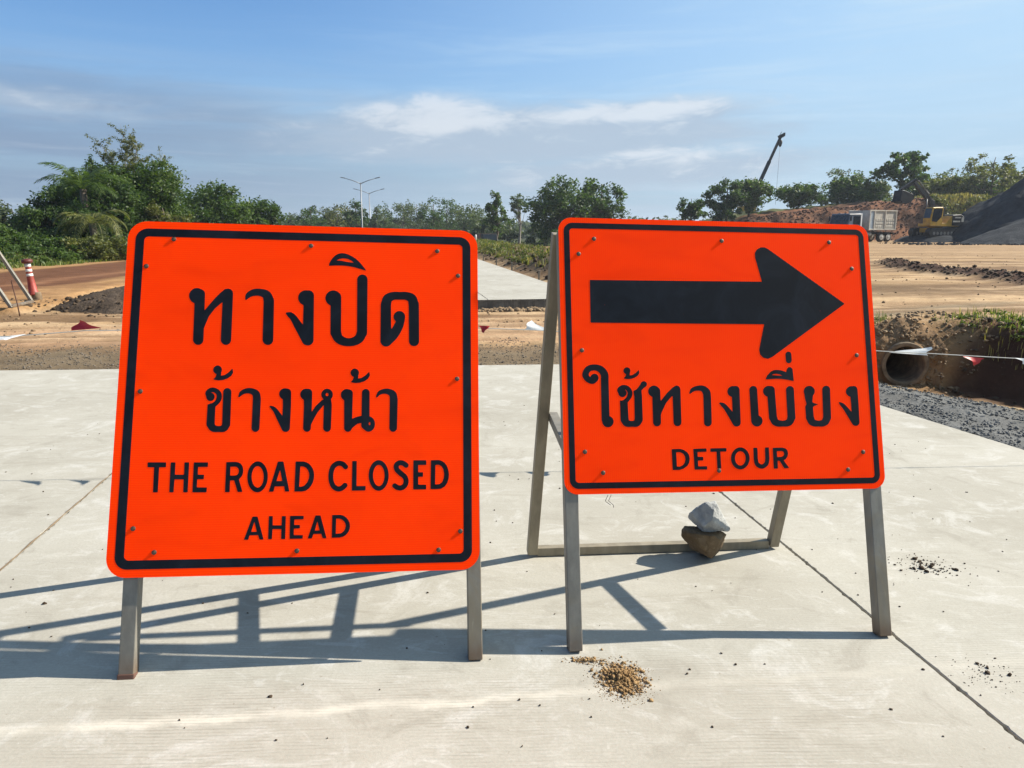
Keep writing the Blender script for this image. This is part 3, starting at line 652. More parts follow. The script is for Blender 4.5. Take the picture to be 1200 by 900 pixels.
GLYPHS = [   # printed outlines in tenths of a millimetre on each panel: u, v, u, v, ...
    ('lettering', 'black Thai lettering, large upper line', 0, [
        [1234,5294,1146,5272,1052,5217,1033,5202,952,5120,876,5004,830,4909,807,4815,806,4804,809,4798,830,4796,1052,4813,1301,4815,1524,4798,1744,4757,2131,4649,2157,4643,2166,4645,2157,4667,2104,4743,1995,4878,1901,4985,1774,5098,1647,5182,1510,5249,1385,5289,1265,5299],
        [1290,5091,1316,5094,1420,5088,1519,5063,1630,5007,1687,4958,1700,4942,1694,4936,1678,4936,1490,4960,1266,5001,1126,5005,1094,5009,1092,5015,1098,5020,1171,5061],
        [2019,4488,1988,4482,1957,4470,1930,4453,1904,4430,1882,4403,1867,4375,1855,4342,1849,4309,1874,2318,1852,2238,1832,2184,1806,2151,1766,2119,1720,2094,1664,2073,1592,2056,1557,2058,1485,2075,1438,2093,1402,2112,1356,2146,1343,2162,1334,2183,1302,2316,1283,3611,1272,3665,1246,3717,1220,3748,1167,3794,1136,3816,1104,3833,1068,3847,1027,3855,991,3858,950,3854,909,3845,873,3830,836,3808,802,3781,773,3748,751,3715,732,3676,720,3638,711,3584,712,3530,723,3476,743,3423,769,3380,802,3343,844,3309,896,3281,902,3269,920,2257,922,2226,930,2194,946,2157,978,2109,1016,2029,1048,1978,1088,1930,1173,1862,1250,1820,1337,1789,1424,1769,1506,1760,1660,1761,1746,1771,1828,1791,1925,1828,2011,1877,2075,1931,2095,1953,2137,2013,2161,2060,2190,2130,2219,2173,2236,2216,2243,2275,2228,4312,2220,4350,2205,4388,2183,4420,2156,4447,2124,4468,2092,4482,2055,4489],
        [-3863,3847,-3912,3837,-3955,3820,-3998,3791,-4032,3758,-4063,3715,-4084,3667,-4097,3619,-4101,3566,-4097,3519,-4088,3476,-4072,3434,-4048,3393,-4021,3358,-3993,3330,-3955,3303,-3909,3281,-3901,3269,-3897,3147,-3886,1943,-3878,1891,-3858,1844,-3827,1804,-3792,1775,-3752,1757,-3707,1749,-3663,1753,-3620,1769,-3584,1796,-3555,1832,-3536,1875,-3528,1921,-3532,2360,-3386,2792,-3190,3088,-2963,3312,-2953,3320,-2943,3321,-2938,3320,-2933,3313,-2931,3297,-2931,1965,-2927,1918,-2914,1877,-2890,1835,-2857,1801,-2821,1778,-2781,1764,-2737,1760,-2693,1768,-2654,1786,-2621,1813,-2594,1849,-2577,1891,-2569,1938,-2575,3654,-2582,3708,-2602,3755,-2625,3787,-2654,3813,-2686,3833,-2722,3844,-2752,3850,-2782,3847,-2861,3827,-2877,3819,-3014,3694,-3203,3477,-3514,3056,-3533,3036,-3538,3038,-3540,3043,-3543,3064,-3550,3619,-3555,3656,-3564,3688,-3580,3720,-3600,3746,-3627,3772,-3653,3789,-3769,3838,-3814,3847],
        [-1761,3869,-1826,3859,-1871,3848,-1935,3820,-2019,3768,-2054,3740,-2086,3706,-2121,3658,-2133,3626,-2141,3567,-2140,3455,-2131,3441,-2121,3434,-2111,3431,-2096,3434,-2019,3505,-1945,3556,-1876,3583,-1777,3601,-1696,3603,-1626,3590,-1549,3554,-1528,3540,-1518,3527,-1506,3483,-1489,3387,-1475,1983,-1472,1941,-1460,1899,-1443,1864,-1418,1832,-1387,1806,-1350,1786,-1315,1775,-1275,1773,-1240,1777,-1211,1788,-1186,1801,-1163,1819,-1143,1840,-1125,1867,-1113,1893,-1105,1919,-1100,1951,-1120,3410,-1126,3463,-1136,3495,-1188,3612,-1210,3657,-1237,3699,-1289,3759,-1341,3795,-1407,3826,-1504,3852,-1666,3871],
        [-34,3840,-79,3829,-125,3809,-165,3782,-199,3748,-229,3706,-249,3663,-262,3614,-267,3565,-265,3517,-256,3474,-240,3432,-219,3394,-195,3363,-167,3334,-131,3308,-79,3281,-72,3268,-68,3204,-69,2606,-70,2574,-74,2558,-84,2563,-100,2582,-173,2677,-266,2805,-323,2873,-409,2952,-487,3000,-507,3007,-532,3009,-578,3007,-668,2995,-686,2980,-691,2969,-692,2953,-682,2932,-608,2829,-547,2769,-506,2711,-471,2645,-364,2426,-271,2263,-56,1858,-18,1817,28,1790,74,1777,145,1771,180,1777,210,1788,240,1806,268,1830,290,1857,307,1889,319,1921,325,1958,298,3652,288,3700,266,3748,233,3788,192,3819,155,3835,114,3843,48,3839,2,3842],
        [3214,3851,3104,3832,3010,3803,2963,3783,2922,3760,2865,3716,2837,3685,2796,3619,2773,3558,2752,3465,2730,3405,2724,3351,2729,1971,2733,1928,2744,1891,2767,1848,2794,1817,2828,1790,2867,1772,2909,1763,2966,1764,3007,1773,3043,1789,3082,1820,3243,1982,3292,2037,3334,2091,3382,2160,3462,2302,3530,2452,3558,2525,3573,2584,3615,2807,3624,2872,3623,2926,3611,2975,3586,3023,3547,3066,3504,3095,3451,3112,3399,3115,3347,3105,3300,3082,3257,3045,3229,3007,3212,2968,3201,2925,3200,2876,3207,2833,3224,2790,3248,2752,3278,2720,3282,2710,3191,2530,3145,2453,3124,2429,3118,2438,3116,2470,3100,3309,3113,3434,3120,3472,3139,3495,3191,3528,3222,3541,3264,3547,3578,3551,3615,3547,3652,3534,3699,3512,3724,3494,3733,3462,3753,3315,3771,1983,3778,1930,3792,1892,3811,1860,3842,1829,3875,1807,3910,1794,3952,1787,3994,1791,4030,1802,4077,1832,4113,1873,4137,1923,4145,1977,4129,3392,4120,3441,4094,3499,4065,3599,4028,3675,3972,3742,3908,3786,3861,3808,3813,3824,3718,3845,3618,3858,3539,3857,3413,3848,3287,3853],
    ]),
    ('lettering', 'black Thai lettering, smaller second line', 0, [
        [-3032,1004,-3071,988,-3104,960,-3127,925,-3140,884,-3142,858,-3139,827,-3131,796,-3119,771,-3104,750,-3083,729,-3058,711,-3028,697,-3022,689,-3045,596,-3116,514,-3120,503,-3115,498,-2974,469,-2950,467,-2799,481,-2645,534,-2626,544,-2512,630,-2453,745,-2452,765,-2473,873,-2479,892,-2484,894,-2498,883,-2596,769,-2729,670,-2753,660,-2860,639,-2865,643,-2866,649,-2859,731,-2865,757,-2847,804,-2842,845,-2846,881,-2859,917,-2874,943,-2892,963,-2914,981,-2934,993,-2959,1003,-2984,1007],
        [1792,927,1752,913,1717,886,1691,852,1675,810,1672,784,1673,752,1681,721,1693,695,1726,655,1751,637,1784,622,1789,611,1762,522,1691,443,1685,432,1690,426,1832,396,1858,395,2010,409,2162,459,2182,469,2303,557,2364,667,2367,688,2349,794,2345,809,2341,816,2335,816,2220,692,2084,596,2058,585,1951,565,1945,575,1954,654,1948,680,1968,728,1974,765,1972,802,1960,838,1946,863,1931,882,1910,900,1889,913,1843,928,1818,930],
        [-3177,206,-3205,200,-3234,189,-3286,157,-3314,132,-3334,108,-3360,62,-3371,6,-3368,-30,-3358,-65,-3339,-116,-3329,-167,-3316,-197,-3294,-228,-3267,-251,-3232,-269,-3198,-277,-3159,-275,-3126,-264,-3098,-246,-3072,-217,-3056,-186,-3048,-156,-3046,-120,-3053,-85,-3068,-49,-3094,-16,-3124,7,-3166,27,-3168,32,-3164,37,-3150,42,-3116,41,-3076,31,-3051,17,-3026,-6,-3004,-33,-2989,-64,-2982,-95,-2982,-135,-2989,-186,-2999,-217,-3019,-258,-3042,-290,-3132,-353,-3184,-361,-3208,-370,-3237,-388,-3266,-388,-3275,-395,-3282,-1078,-3281,-1113,-3274,-1144,-3258,-1179,-3232,-1211,-3203,-1259,-3175,-1296,-3132,-1335,-3076,-1363,-3022,-1377,-2969,-1382,-2863,-1377,-2747,-1383,-2694,-1378,-2651,-1366,-2593,-1336,-2552,-1295,-2529,-1259,-2505,-1205,-2487,-1175,-2473,-1129,-2482,35,-2484,66,-2490,91,-2511,132,-2541,164,-2581,186,-2621,194,-2664,189,-2703,171,-2733,141,-2754,100,-2760,75,-2762,49,-2752,-1069,-2762,-1134,-2771,-1149,-2800,-1158,-2862,-1167,-2916,-1162,-2960,-1152,-2980,-1142,-2988,-1124,-3004,-1068,-3007,-486,-3000,-473,-2944,-424,-2884,-359,-2855,-318,-2825,-263,-2809,-216,-2801,-160,-2800,-104,-2807,-48,-2821,3,-2848,51,-2874,85,-2900,112,-2945,149,-2990,176,-3055,199,-3118,209],
        [-1925,197,-1993,183,-2061,157,-2123,122,-2165,87,-2189,61,-2209,21,-2239,-102,-2239,-118,-2234,-128,-2225,-137,-2216,-141,-2201,-139,-2190,-133,-2121,-67,-2063,-30,-2010,-8,-1952,3,-1888,2,-1828,-12,-1808,-22,-1783,-40,-1761,-60,-1750,-75,-1740,-106,-1732,-208,-1739,-1247,-1732,-1277,-1720,-1303,-1702,-1328,-1680,-1348,-1655,-1363,-1630,-1372,-1600,-1376,-1571,-1373,-1533,-1358,-1498,-1328,-1476,-1292,-1467,-1247,-1455,-208,-1457,-172,-1480,-49,-1500,12,-1530,64,-1572,105,-1618,136,-1685,167,-1782,193,-1866,201],
        [-650,192,-684,186,-719,173,-748,154,-772,133,-795,103,-811,72,-822,36,-826,0,-825,-31,-819,-62,-809,-93,-795,-118,-763,-160,-737,-182,-702,-203,-695,-216,-684,-442,-689,-759,-693,-788,-698,-790,-713,-776,-823,-626,-873,-567,-939,-504,-1010,-458,-1104,-438,-1119,-437,-1134,-443,-1144,-458,-1146,-473,-1137,-494,-1034,-614,-996,-673,-964,-734,-881,-918,-826,-1025,-686,-1315,-660,-1344,-625,-1366,-590,-1376,-546,-1378,-521,-1375,-497,-1367,-458,-1341,-441,-1320,-429,-1300,-416,-1254,-400,-452,-408,38,-414,74,-430,110,-454,141,-480,162,-505,175,-535,184,-620,192],
        [2933,197,2861,185,2795,164,2729,131,2688,102,2658,72,2638,38,2618,-19,2596,-97,2596,-113,2601,-123,2610,-132,2620,-136,2635,-135,2650,-124,2713,-55,2740,-34,2768,-18,2797,-7,2868,6,2940,4,2996,-10,3048,-41,3079,-75,3089,-106,3093,-232,3089,-1261,3097,-1292,3110,-1317,3129,-1341,3149,-1359,3175,-1373,3201,-1381,3231,-1383,3257,-1381,3297,-1365,3332,-1335,3356,-1297,3365,-1256,3380,-220,3379,-189,3357,-53,3338,10,3308,62,3262,108,3221,135,3148,169,3076,189,3004,199],
        [78,180,43,171,14,158,-16,138,-42,112,-64,80,-78,49,-87,13,-90,-23,-82,-80,-72,-111,-58,-137,-27,-177,-1,-199,31,-219,39,-234,51,-446,44,-1235,49,-1270,64,-1306,86,-1335,111,-1355,141,-1370,171,-1376,206,-1375,235,-1366,264,-1348,285,-1327,303,-1298,313,-1266,319,-1118,411,-918,536,-682,720,-444,740,-425,747,-429,749,-450,746,-1226,750,-1267,761,-1297,777,-1323,802,-1348,827,-1364,857,-1375,892,-1378,922,-1373,952,-1361,980,-1339,1000,-1313,1013,-1282,1019,-1247,1031,-408,1005,-232,997,-201,999,-190,1023,-159,1040,-128,1051,-97,1057,-66,1059,-29,1055,7,1046,38,1030,74,1001,116,967,147,921,172,881,183,836,185,790,176,751,157,711,125,686,94,665,52,653,6,651,-36,656,-77,672,-125,693,-160,723,-196,728,-207,720,-212,694,-217,685,-223,470,-435,350,-630,335,-644,330,-641,327,-625,331,15,329,46,323,72,309,103,290,130,264,153,235,170,208,179,183,182],
        [2213,184,2167,171,2132,145,2106,110,2091,63,2093,-795,2086,-801,2066,-804,1880,-852,1770,-906,1762,-903,1759,-882,1769,4,1766,36,1756,67,1742,93,1726,114,1705,132,1680,148,1654,158,1593,174,1542,178,1512,175,1482,167,1432,141,1391,102,1372,76,1359,50,1347,13,1342,-28,1344,-70,1355,-111,1371,-148,1393,-179,1419,-206,1459,-236,1463,-246,1482,-1258,1492,-1294,1510,-1324,1536,-1350,1563,-1367,1593,-1377,1628,-1380,1658,-1374,1688,-1361,1710,-1345,1728,-1326,1755,-1274,1786,-1230,1943,-1099,1960,-1091,2071,-1068,2081,-1069,2087,-1073,2087,-1166,2099,-1202,2120,-1238,2148,-1269,2191,-1299,2225,-1331,2252,-1350,2288,-1366,2323,-1375,2364,-1377,2404,-1370,2444,-1354,2484,-1327,2510,-1301,2535,-1265,2553,-1229,2570,-1172,2577,-1100,2571,-1043,2551,-976,2526,-929,2507,-903,2483,-878,2442,-848,2386,-825,2381,-820,2378,-810,2368,33,2364,75,2355,101,2343,121,2327,142,2309,158,2289,170,2264,180,2238,184],
        [840,27,859,29,880,21,893,6,902,-14,904,-40,897,-61,884,-77,867,-85,847,-86,832,-80,817,-67,807,-46,805,-20,811,1,824,18],
        [2372,-1032,2384,-1030,2397,-1038,2406,-1053,2411,-1074,2411,-1100,2407,-1120,2398,-1136,2385,-1143,2375,-1141,2365,-1133,2358,-1120,2353,-1099,2355,-1058,2362,-1043],
    ]),
    ('lettering', 'black letters THE', 0, [
        [-5172,-2427,-5180,-2434,-5181,-2443,-5174,-2581,-5167,-2595,-5153,-2598,-4974,-2599,-4961,-2602,-4957,-2607,-4946,-3448,-4942,-3457,-4930,-3461,-4794,-3462,-4787,-3454,-4786,-3441,-4790,-2608,-4786,-2603,-4776,-2601,-4569,-2600,-4564,-2595,-4563,-2586,-4568,-2438,-4573,-2433,-4588,-2431],
        [-4403,-2433,-4411,-2439,-4413,-2454,-4409,-3459,-4404,-3465,-4395,-3467,-4291,-3469,-4272,-3468,-4265,-3460,-4259,-3045,-4258,-3031,-4253,-3026,-4239,-3023,-3974,-3026,-3960,-3028,-3955,-3033,-3953,-3043,-3946,-3464,-3942,-3469,-3928,-3473,-3814,-3474,-3800,-3471,-3797,-3446,-3797,-2463,-3800,-2443,-3805,-2438,-3814,-2436,-3933,-2435,-3948,-2436,-3955,-2442,-3950,-2842,-3955,-2858,-3969,-2861,-4229,-2859,-4248,-2856,-4253,-2844,-4256,-2440,-4261,-2435,-4270,-2433],
        [-3633,-2438,-3641,-2444,-3643,-2459,-3639,-3468,-3635,-3473,-3620,-3476,-3179,-3480,-3171,-3473,-3169,-3453,-3165,-3326,-3167,-3316,-3172,-3313,-3482,-3308,-3497,-3303,-3501,-3283,-3500,-3047,-3499,-3033,-3495,-3028,-3486,-3025,-3291,-3025,-3285,-3020,-3282,-3000,-3280,-2887,-3284,-2871,-3298,-2867,-3475,-2865,-3484,-2863,-3489,-2857,-3492,-2624,-3489,-2604,-3473,-2599,-3172,-2599,-3168,-2595,-3165,-2582,-3164,-2448,-3170,-2442,-3184,-2441],
    ]),
    ('lettering', 'black letters ROAD', 0, [
        [-2412,-2433,-2532,-2436,-2542,-2438,-2548,-2447,-2553,-3475,-2545,-3482,-2521,-3483,-2406,-3484,-2397,-3482,-2393,-3477,-2394,-3093,-2389,-3080,-2370,-3077,-2269,-3078,-2260,-3081,-2255,-3086,-2130,-3460,-2123,-3474,-2104,-3479,-1970,-3479,-1965,-3472,-1968,-3457,-2096,-3051,-2091,-3036,-2047,-2988,-1997,-2923,-1971,-2844,-1961,-2740,-1975,-2645,-1981,-2626,-2015,-2551,-2030,-2531,-2077,-2480,-2141,-2450,-2161,-2443,-2243,-2430],
        [-2303,-2598,-2246,-2598,-2187,-2616,-2173,-2626,-2136,-2664,-2129,-2679,-2112,-2739,-2121,-2818,-2157,-2878,-2214,-2904,-2238,-2907,-2392,-2911,-2397,-2905,-2399,-2890,-2404,-2610,-2400,-2603,-2390,-2601],
        [-1498,-2419,-1532,-2424,-1575,-2439,-1632,-2474,-1679,-2518,-1723,-2578,-1760,-2652,-1782,-2712,-1799,-2776,-1813,-2870,-1816,-2960,-1808,-3054,-1796,-3123,-1778,-3188,-1745,-3272,-1706,-3342,-1658,-3402,-1620,-3438,-1580,-3465,-1560,-3476,-1516,-3493,-1458,-3501,-1400,-3494,-1358,-3479,-1339,-3469,-1301,-3444,-1261,-3406,-1216,-3347,-1177,-3273,-1153,-3209,-1137,-3150,-1122,-3051,-1119,-2961,-1126,-2867,-1138,-2797,-1157,-2730,-1189,-2647,-1229,-2576,-1282,-2511,-1320,-2476,-1366,-2446,-1425,-2424,-1474,-2417],
        [-1509,-2589,-1468,-2586,-1443,-2591,-1422,-2600,-1384,-2627,-1349,-2665,-1329,-2695,-1311,-2730,-1288,-2790,-1271,-2855,-1260,-2945,-1259,-3020,-1265,-3084,-1279,-3148,-1307,-3223,-1334,-3267,-1366,-3301,-1388,-3317,-1411,-3328,-1450,-3335,-1485,-3330,-1525,-3309,-1548,-3291,-1569,-3269,-1599,-3227,-1623,-3180,-1644,-3120,-1658,-3065,-1670,-2976,-1671,-2906,-1665,-2847,-1654,-2787,-1637,-2733,-1614,-2683,-1596,-2655,-1578,-2633,-1545,-2605],
        [-782,-2429,-789,-2435,-795,-2450,-1060,-3453,-1064,-3468,-1062,-3478,-1043,-3483,-927,-3484,-912,-3481,-904,-3465,-874,-3316,-870,-3306,-865,-3302,-568,-3298,-553,-3301,-548,-3310,-518,-3464,-511,-3479,-494,-3483,-372,-3483,-366,-3476,-368,-3461,-599,-2441,-606,-2431,-615,-2429],
        [-713,-2745,-708,-2742,-697,-2771,-624,-3100,-628,-3107,-637,-3110,-808,-3114,-814,-3108,-812,-3093,-726,-2782],
        [-169,-2432,-178,-2439,-180,-2454,-191,-3478,-187,-3484,-172,-3487,67,-3489,199,-3462,297,-3394,314,-3378,382,-3285,440,-3161,468,-3041,473,-2911,459,-2800,430,-2715,419,-2690,373,-2613,301,-2530,286,-2517,206,-2466,97,-2434],
        [-10,-2611,3,-2606,92,-2613,171,-2647,185,-2658,244,-2728,256,-2748,291,-2834,305,-2924,291,-3049,250,-3149,239,-3169,164,-3263,145,-3279,67,-3315,-20,-3323,-30,-3321,-34,-3315,-35,-3300,-14,-2631],
    ]),
    ('lettering', 'black letters CLOSED', 0, [
        [1319,-2414,1289,-2416,1250,-2425,1210,-2440,1176,-2459,1109,-2508,1083,-2534,1057,-2569,1035,-2608,1018,-2649,988,-2754,973,-2850,969,-2955,975,-3066,989,-3151,1025,-3262,1050,-3317,1071,-3352,1099,-3388,1119,-3408,1158,-3439,1193,-3462,1233,-3482,1268,-3495,1327,-3505,1377,-3502,1426,-3490,1482,-3467,1529,-3438,1563,-3408,1626,-3338,1639,-3308,1640,-3273,1629,-3243,1609,-3219,1584,-3204,1554,-3197,1529,-3200,1505,-3210,1417,-3296,1383,-3314,1348,-3324,1319,-3325,1289,-3314,1250,-3289,1218,-3260,1189,-3213,1162,-3148,1149,-3098,1141,-3037,1137,-2942,1141,-2866,1151,-2806,1172,-2736,1195,-2686,1223,-2651,1269,-2615,1313,-2597,1338,-2594,1363,-2596,1393,-2603,1418,-2613,1443,-2631,1504,-2703,1530,-2719,1555,-2725,1589,-2722,1621,-2704,1643,-2674,1650,-2639,1645,-2608,1631,-2583,1570,-2509,1527,-2471,1484,-2447,1424,-2426,1369,-2415],
        [1813,-2427,1798,-2432,1795,-2447,1794,-3470,1798,-3477,1813,-3480,2268,-3476,2273,-3471,2275,-3461,2277,-3340,2276,-3325,2268,-3317,1974,-3320,1964,-3319,1957,-3312,1951,-2438,1948,-2433,1938,-2428],
        [2686,-2407,2661,-2412,2620,-2428,2566,-2461,2516,-2508,2472,-2569,2442,-2625,2420,-2680,2394,-2771,2381,-2862,2378,-2958,2386,-3049,2397,-3115,2417,-3186,2449,-3267,2488,-3335,2539,-3398,2578,-3434,2616,-3460,2635,-3470,2681,-3487,2741,-3495,2801,-3487,2846,-3470,2886,-3446,2945,-3394,2987,-3338,3027,-3263,3050,-3202,3069,-3132,3083,-3041,3086,-2944,3078,-2853,3067,-2787,3048,-2716,3016,-2634,2971,-2557,2935,-2510,2898,-2475,2838,-2433,2772,-2409,2726,-2404],
        [2704,-2576,2729,-2573,2749,-2575,2789,-2589,2825,-2615,2861,-2658,2896,-2725,2916,-2781,2931,-2847,2940,-2938,2939,-3009,2931,-3075,2911,-3155,2886,-3216,2858,-3260,2824,-3296,2804,-3310,2782,-3320,2744,-3328,2709,-3323,2668,-3303,2648,-3286,2627,-3263,2596,-3218,2574,-3172,2553,-3111,2540,-3051,2532,-2965,2533,-2894,2539,-2833,2551,-2778,2571,-2717,2603,-2656,2634,-2618,2669,-2590],
        [3460,-2412,3414,-2424,3367,-2448,3328,-2478,3291,-2519,3271,-2555,3259,-2595,3257,-2641,3262,-2687,3273,-2733,3288,-2774,3306,-2810,3337,-2850,3452,-2958,3561,-3038,3587,-3066,3603,-3101,3614,-3142,3615,-3177,3608,-3218,3594,-3253,3574,-3279,3535,-3303,3498,-3313,3463,-3310,3427,-3299,3351,-3246,3331,-3237,3306,-3232,3280,-3235,3250,-3249,3230,-3270,3218,-3295,3215,-3325,3222,-3355,3238,-3381,3296,-3427,3333,-3452,3368,-3469,3414,-3483,3459,-3491,3505,-3494,3565,-3485,3621,-3464,3675,-3431,3723,-3386,3759,-3331,3780,-3275,3795,-3205,3795,-3139,3788,-3093,3773,-3042,3756,-3001,3733,-2960,3710,-2930,3679,-2899,3595,-2834,3469,-2724,3457,-2709,3447,-2688,3439,-2653,3438,-2632,3451,-2614,3477,-2597,3502,-2592,3532,-2596,3573,-2610,3660,-2676,3685,-2685,3710,-2687,3746,-2676,3771,-2656,3788,-2625,3792,-2594,3786,-2563,3766,-2533,3694,-2475,3653,-2447,3612,-2430,3556,-2415,3500,-2410],
        [3973,-2416,3963,-2422,3960,-2442,3960,-3455,3964,-3460,3979,-3462,4416,-3461,4422,-3455,4424,-3439,4423,-3313,4421,-3302,4416,-3297,4400,-3295,4156,-3292,4146,-3290,4140,-3284,4138,-3020,4144,-3013,4155,-3012,4302,-3011,4307,-3006,4309,-2996,4309,-2879,4306,-2855,4296,-2849,4154,-2847,4138,-2841,4136,-2821,4134,-2612,4137,-2593,4147,-2587,4418,-2586,4423,-2581,4425,-2568,4422,-2427,4417,-2421,4402,-2419],
        [4740,-2416,4606,-2420,4596,-2422,4590,-2431,4580,-3431,4583,-3451,4594,-3456,4813,-3459,4959,-3440,4976,-3435,5073,-3379,5094,-3361,5176,-3249,5231,-3081,5243,-2923,5214,-2754,5162,-2620,5099,-2532,5079,-2510,4991,-2450,4899,-2419,4873,-2413],
        [4829,-2586,4873,-2584,4886,-2587,4966,-2634,4982,-2649,5038,-2747,5067,-2911,5067,-2937,5051,-3085,4995,-3212,4981,-3224,4889,-3282,4757,-3292,4746,-3287,4744,-3270,4751,-2606,4754,-2596,4760,-2592],
    ]),
    ('lettering', 'black letters AHEAD', 0, [
        [1281,-4320,1148,-4322,1138,-4325,1134,-4333,1133,-5091,1135,-5106,1144,-5111,1406,-5106,1533,-5076,1620,-5022,1636,-5007,1702,-4924,1741,-4832,1746,-4812,1757,-4718,1740,-4604,1695,-4510,1618,-4414,1523,-4352,1503,-4343,1409,-4319],
        [565,-4329,556,-4334,550,-4349,319,-5091,315,-5105,317,-5115,342,-5119,439,-5118,454,-5115,460,-5103,496,-4982,502,-4972,508,-4969,752,-4966,766,-4969,773,-4977,816,-5105,824,-5117,838,-5121,946,-5122,952,-5117,950,-5098,731,-4341,726,-4334,716,-4331],
        [-302,-4330,-311,-4336,-313,-4350,-306,-5113,-297,-5121,-283,-5122,133,-5121,138,-5117,140,-5107,143,-5019,140,-5005,135,-5000,-151,-4993,-161,-4992,-168,-4984,-169,-4799,-167,-4779,-153,-4773,21,-4769,31,-4765,34,-4753,31,-4660,29,-4650,23,-4646,-147,-4648,-162,-4643,-165,-4627,-164,-4480,-159,-4461,-148,-4457,144,-4453,149,-4446,150,-4436,153,-4357,151,-4343,145,-4338,130,-4336],
        [-1023,-4328,-1030,-4334,-1032,-4349,-1036,-5095,-1033,-5114,-1020,-5120,-924,-5121,-909,-5120,-905,-5114,-897,-4791,-892,-4779,-868,-4776,-617,-4780,-603,-4783,-598,-4790,-596,-4801,-593,-5103,-590,-5118,-584,-5123,-572,-5124,-461,-5124,-456,-5116,-455,-5101,-458,-4358,-462,-4339,-477,-4335,-574,-4333,-588,-4336,-592,-4341,-594,-4630,-595,-4645,-599,-4650,-617,-4652,-868,-4648,-887,-4646,-894,-4635,-903,-4336,-907,-4330,-917,-4328],
        [-1585,-4340,-1594,-4359,-1837,-5095,-1841,-5109,-1839,-5119,-1828,-5122,-1804,-5123,-1718,-5125,-1702,-5121,-1696,-5107,-1666,-4986,-1657,-4975,-1394,-4971,-1380,-4974,-1373,-4982,-1326,-5120,-1307,-5125,-1192,-5125,-1188,-5116,-1191,-5102,-1415,-4348,-1422,-4341,-1432,-4338,-1571,-4336],
        [1277,-4454,1293,-4450,1392,-4453,1486,-4491,1553,-4557,1597,-4636,1609,-4716,1588,-4819,1530,-4907,1442,-4962,1285,-4977,1275,-4975,1270,-4966,1272,-4473,1274,-4459],
        [623,-4547,629,-4551,640,-4583,708,-4838,705,-4844,695,-4847,559,-4850,554,-4847,552,-4841,554,-4826,610,-4582,619,-4551],
        [-1522,-4532,-1516,-4532,-1505,-4559,-1431,-4830,-1428,-4850,-1432,-4855,-1446,-4857,-1601,-4857,-1608,-4852,-1608,-4837,-1534,-4564],
    ]),
    ('lettering', 'black Thai lettering under the arrow', 1, [
        [2643,89,2607,78,2577,59,2553,32,2538,-1,2534,-35,2537,-264,2547,-309,2560,-330,2576,-347,2616,-368,2662,-372,2698,-364,2728,-346,2754,-320,2771,-286,2777,-247,2774,-18,2764,27,2751,48,2735,64,2712,79,2690,87],
        [-5133,-423,-5221,-436,-5270,-450,-5320,-470,-5384,-510,-5429,-553,-5477,-618,-5501,-661,-5523,-715,-5541,-785,-5543,-838,-5539,-865,-5523,-918,-5493,-973,-5465,-1012,-5434,-1046,-5386,-1088,-5332,-1121,-5268,-1148,-5203,-1164,-5149,-1165,-5105,-1156,-5061,-1135,-5025,-1108,-4960,-1043,-4943,-1016,-4923,-968,-4918,-930,-4922,-893,-4943,-844,-4978,-806,-5023,-783,-5050,-776,-5078,-775,-5127,-784,-5171,-807,-5204,-839,-5221,-865,-5234,-897,-5239,-903,-5245,-902,-5261,-888,-5280,-860,-5291,-838,-5296,-817,-5293,-790,-5283,-763,-5251,-709,-5222,-683,-5173,-664,-5101,-653,-5047,-655,-4987,-674,-4933,-704,-4891,-743,-4857,-796,-4836,-850,-4831,-898,-4837,-1038,-4853,-2530,-4847,-2557,-4830,-2594,-4823,-2637,-4812,-2669,-4791,-2706,-4760,-2741,-4717,-2770,-4669,-2789,-4615,-2795,-4560,-2788,-4527,-2777,-4494,-2759,-4466,-2738,-4444,-2715,-4422,-2683,-4407,-2651,-4398,-2619,-4394,-2582,-4395,-2550,-4402,-2518,-4415,-2487,-4430,-2460,-4467,-2420,-4495,-2400,-4537,-2379,-4542,-2368,-4537,-1012,-4531,-882,-4535,-823,-4545,-774,-4553,-747,-4576,-699,-4630,-616,-4666,-574,-4699,-542,-4753,-502,-4796,-478,-4844,-458,-4942,-431,-5002,-424,-5089,-421],
        [2659,-520,2612,-535,2562,-591,2552,-610,2526,-705,2520,-713,2514,-715,2371,-661,2280,-639,2130,-627,2100,-629,2009,-644,1912,-686,1888,-702,1743,-843,1675,-976,1670,-998,1680,-1002,1697,-1002,2092,-977,2283,-981,2490,-1008,2646,-1035,2789,-1069,2807,-1069,2811,-1061,2812,-1039,2801,-777,2789,-599,2745,-542,2683,-519],
        [-3819,-530,-3858,-537,-3897,-558,-3929,-590,-3948,-628,-3954,-677,-3949,-704,-3940,-726,-3915,-760,-3893,-776,-3864,-791,-3858,-802,-3885,-877,-3950,-942,-3955,-953,-3951,-958,-3817,-985,-3668,-975,-3517,-928,-3410,-859,-3395,-845,-3344,-764,-3337,-748,-3347,-654,-3354,-634,-3358,-632,-3369,-638,-3470,-737,-3597,-817,-3613,-824,-3680,-837,-3713,-840,-3718,-829,-3708,-769,-3710,-742,-3692,-704,-3684,-672,-3684,-644,-3690,-617,-3710,-581,-3741,-552,-3780,-535],
        [2056,-788,2109,-783,2247,-805,2322,-838,2340,-849,2343,-855,2290,-857,1956,-832,1942,-827,1955,-816,2010,-795],
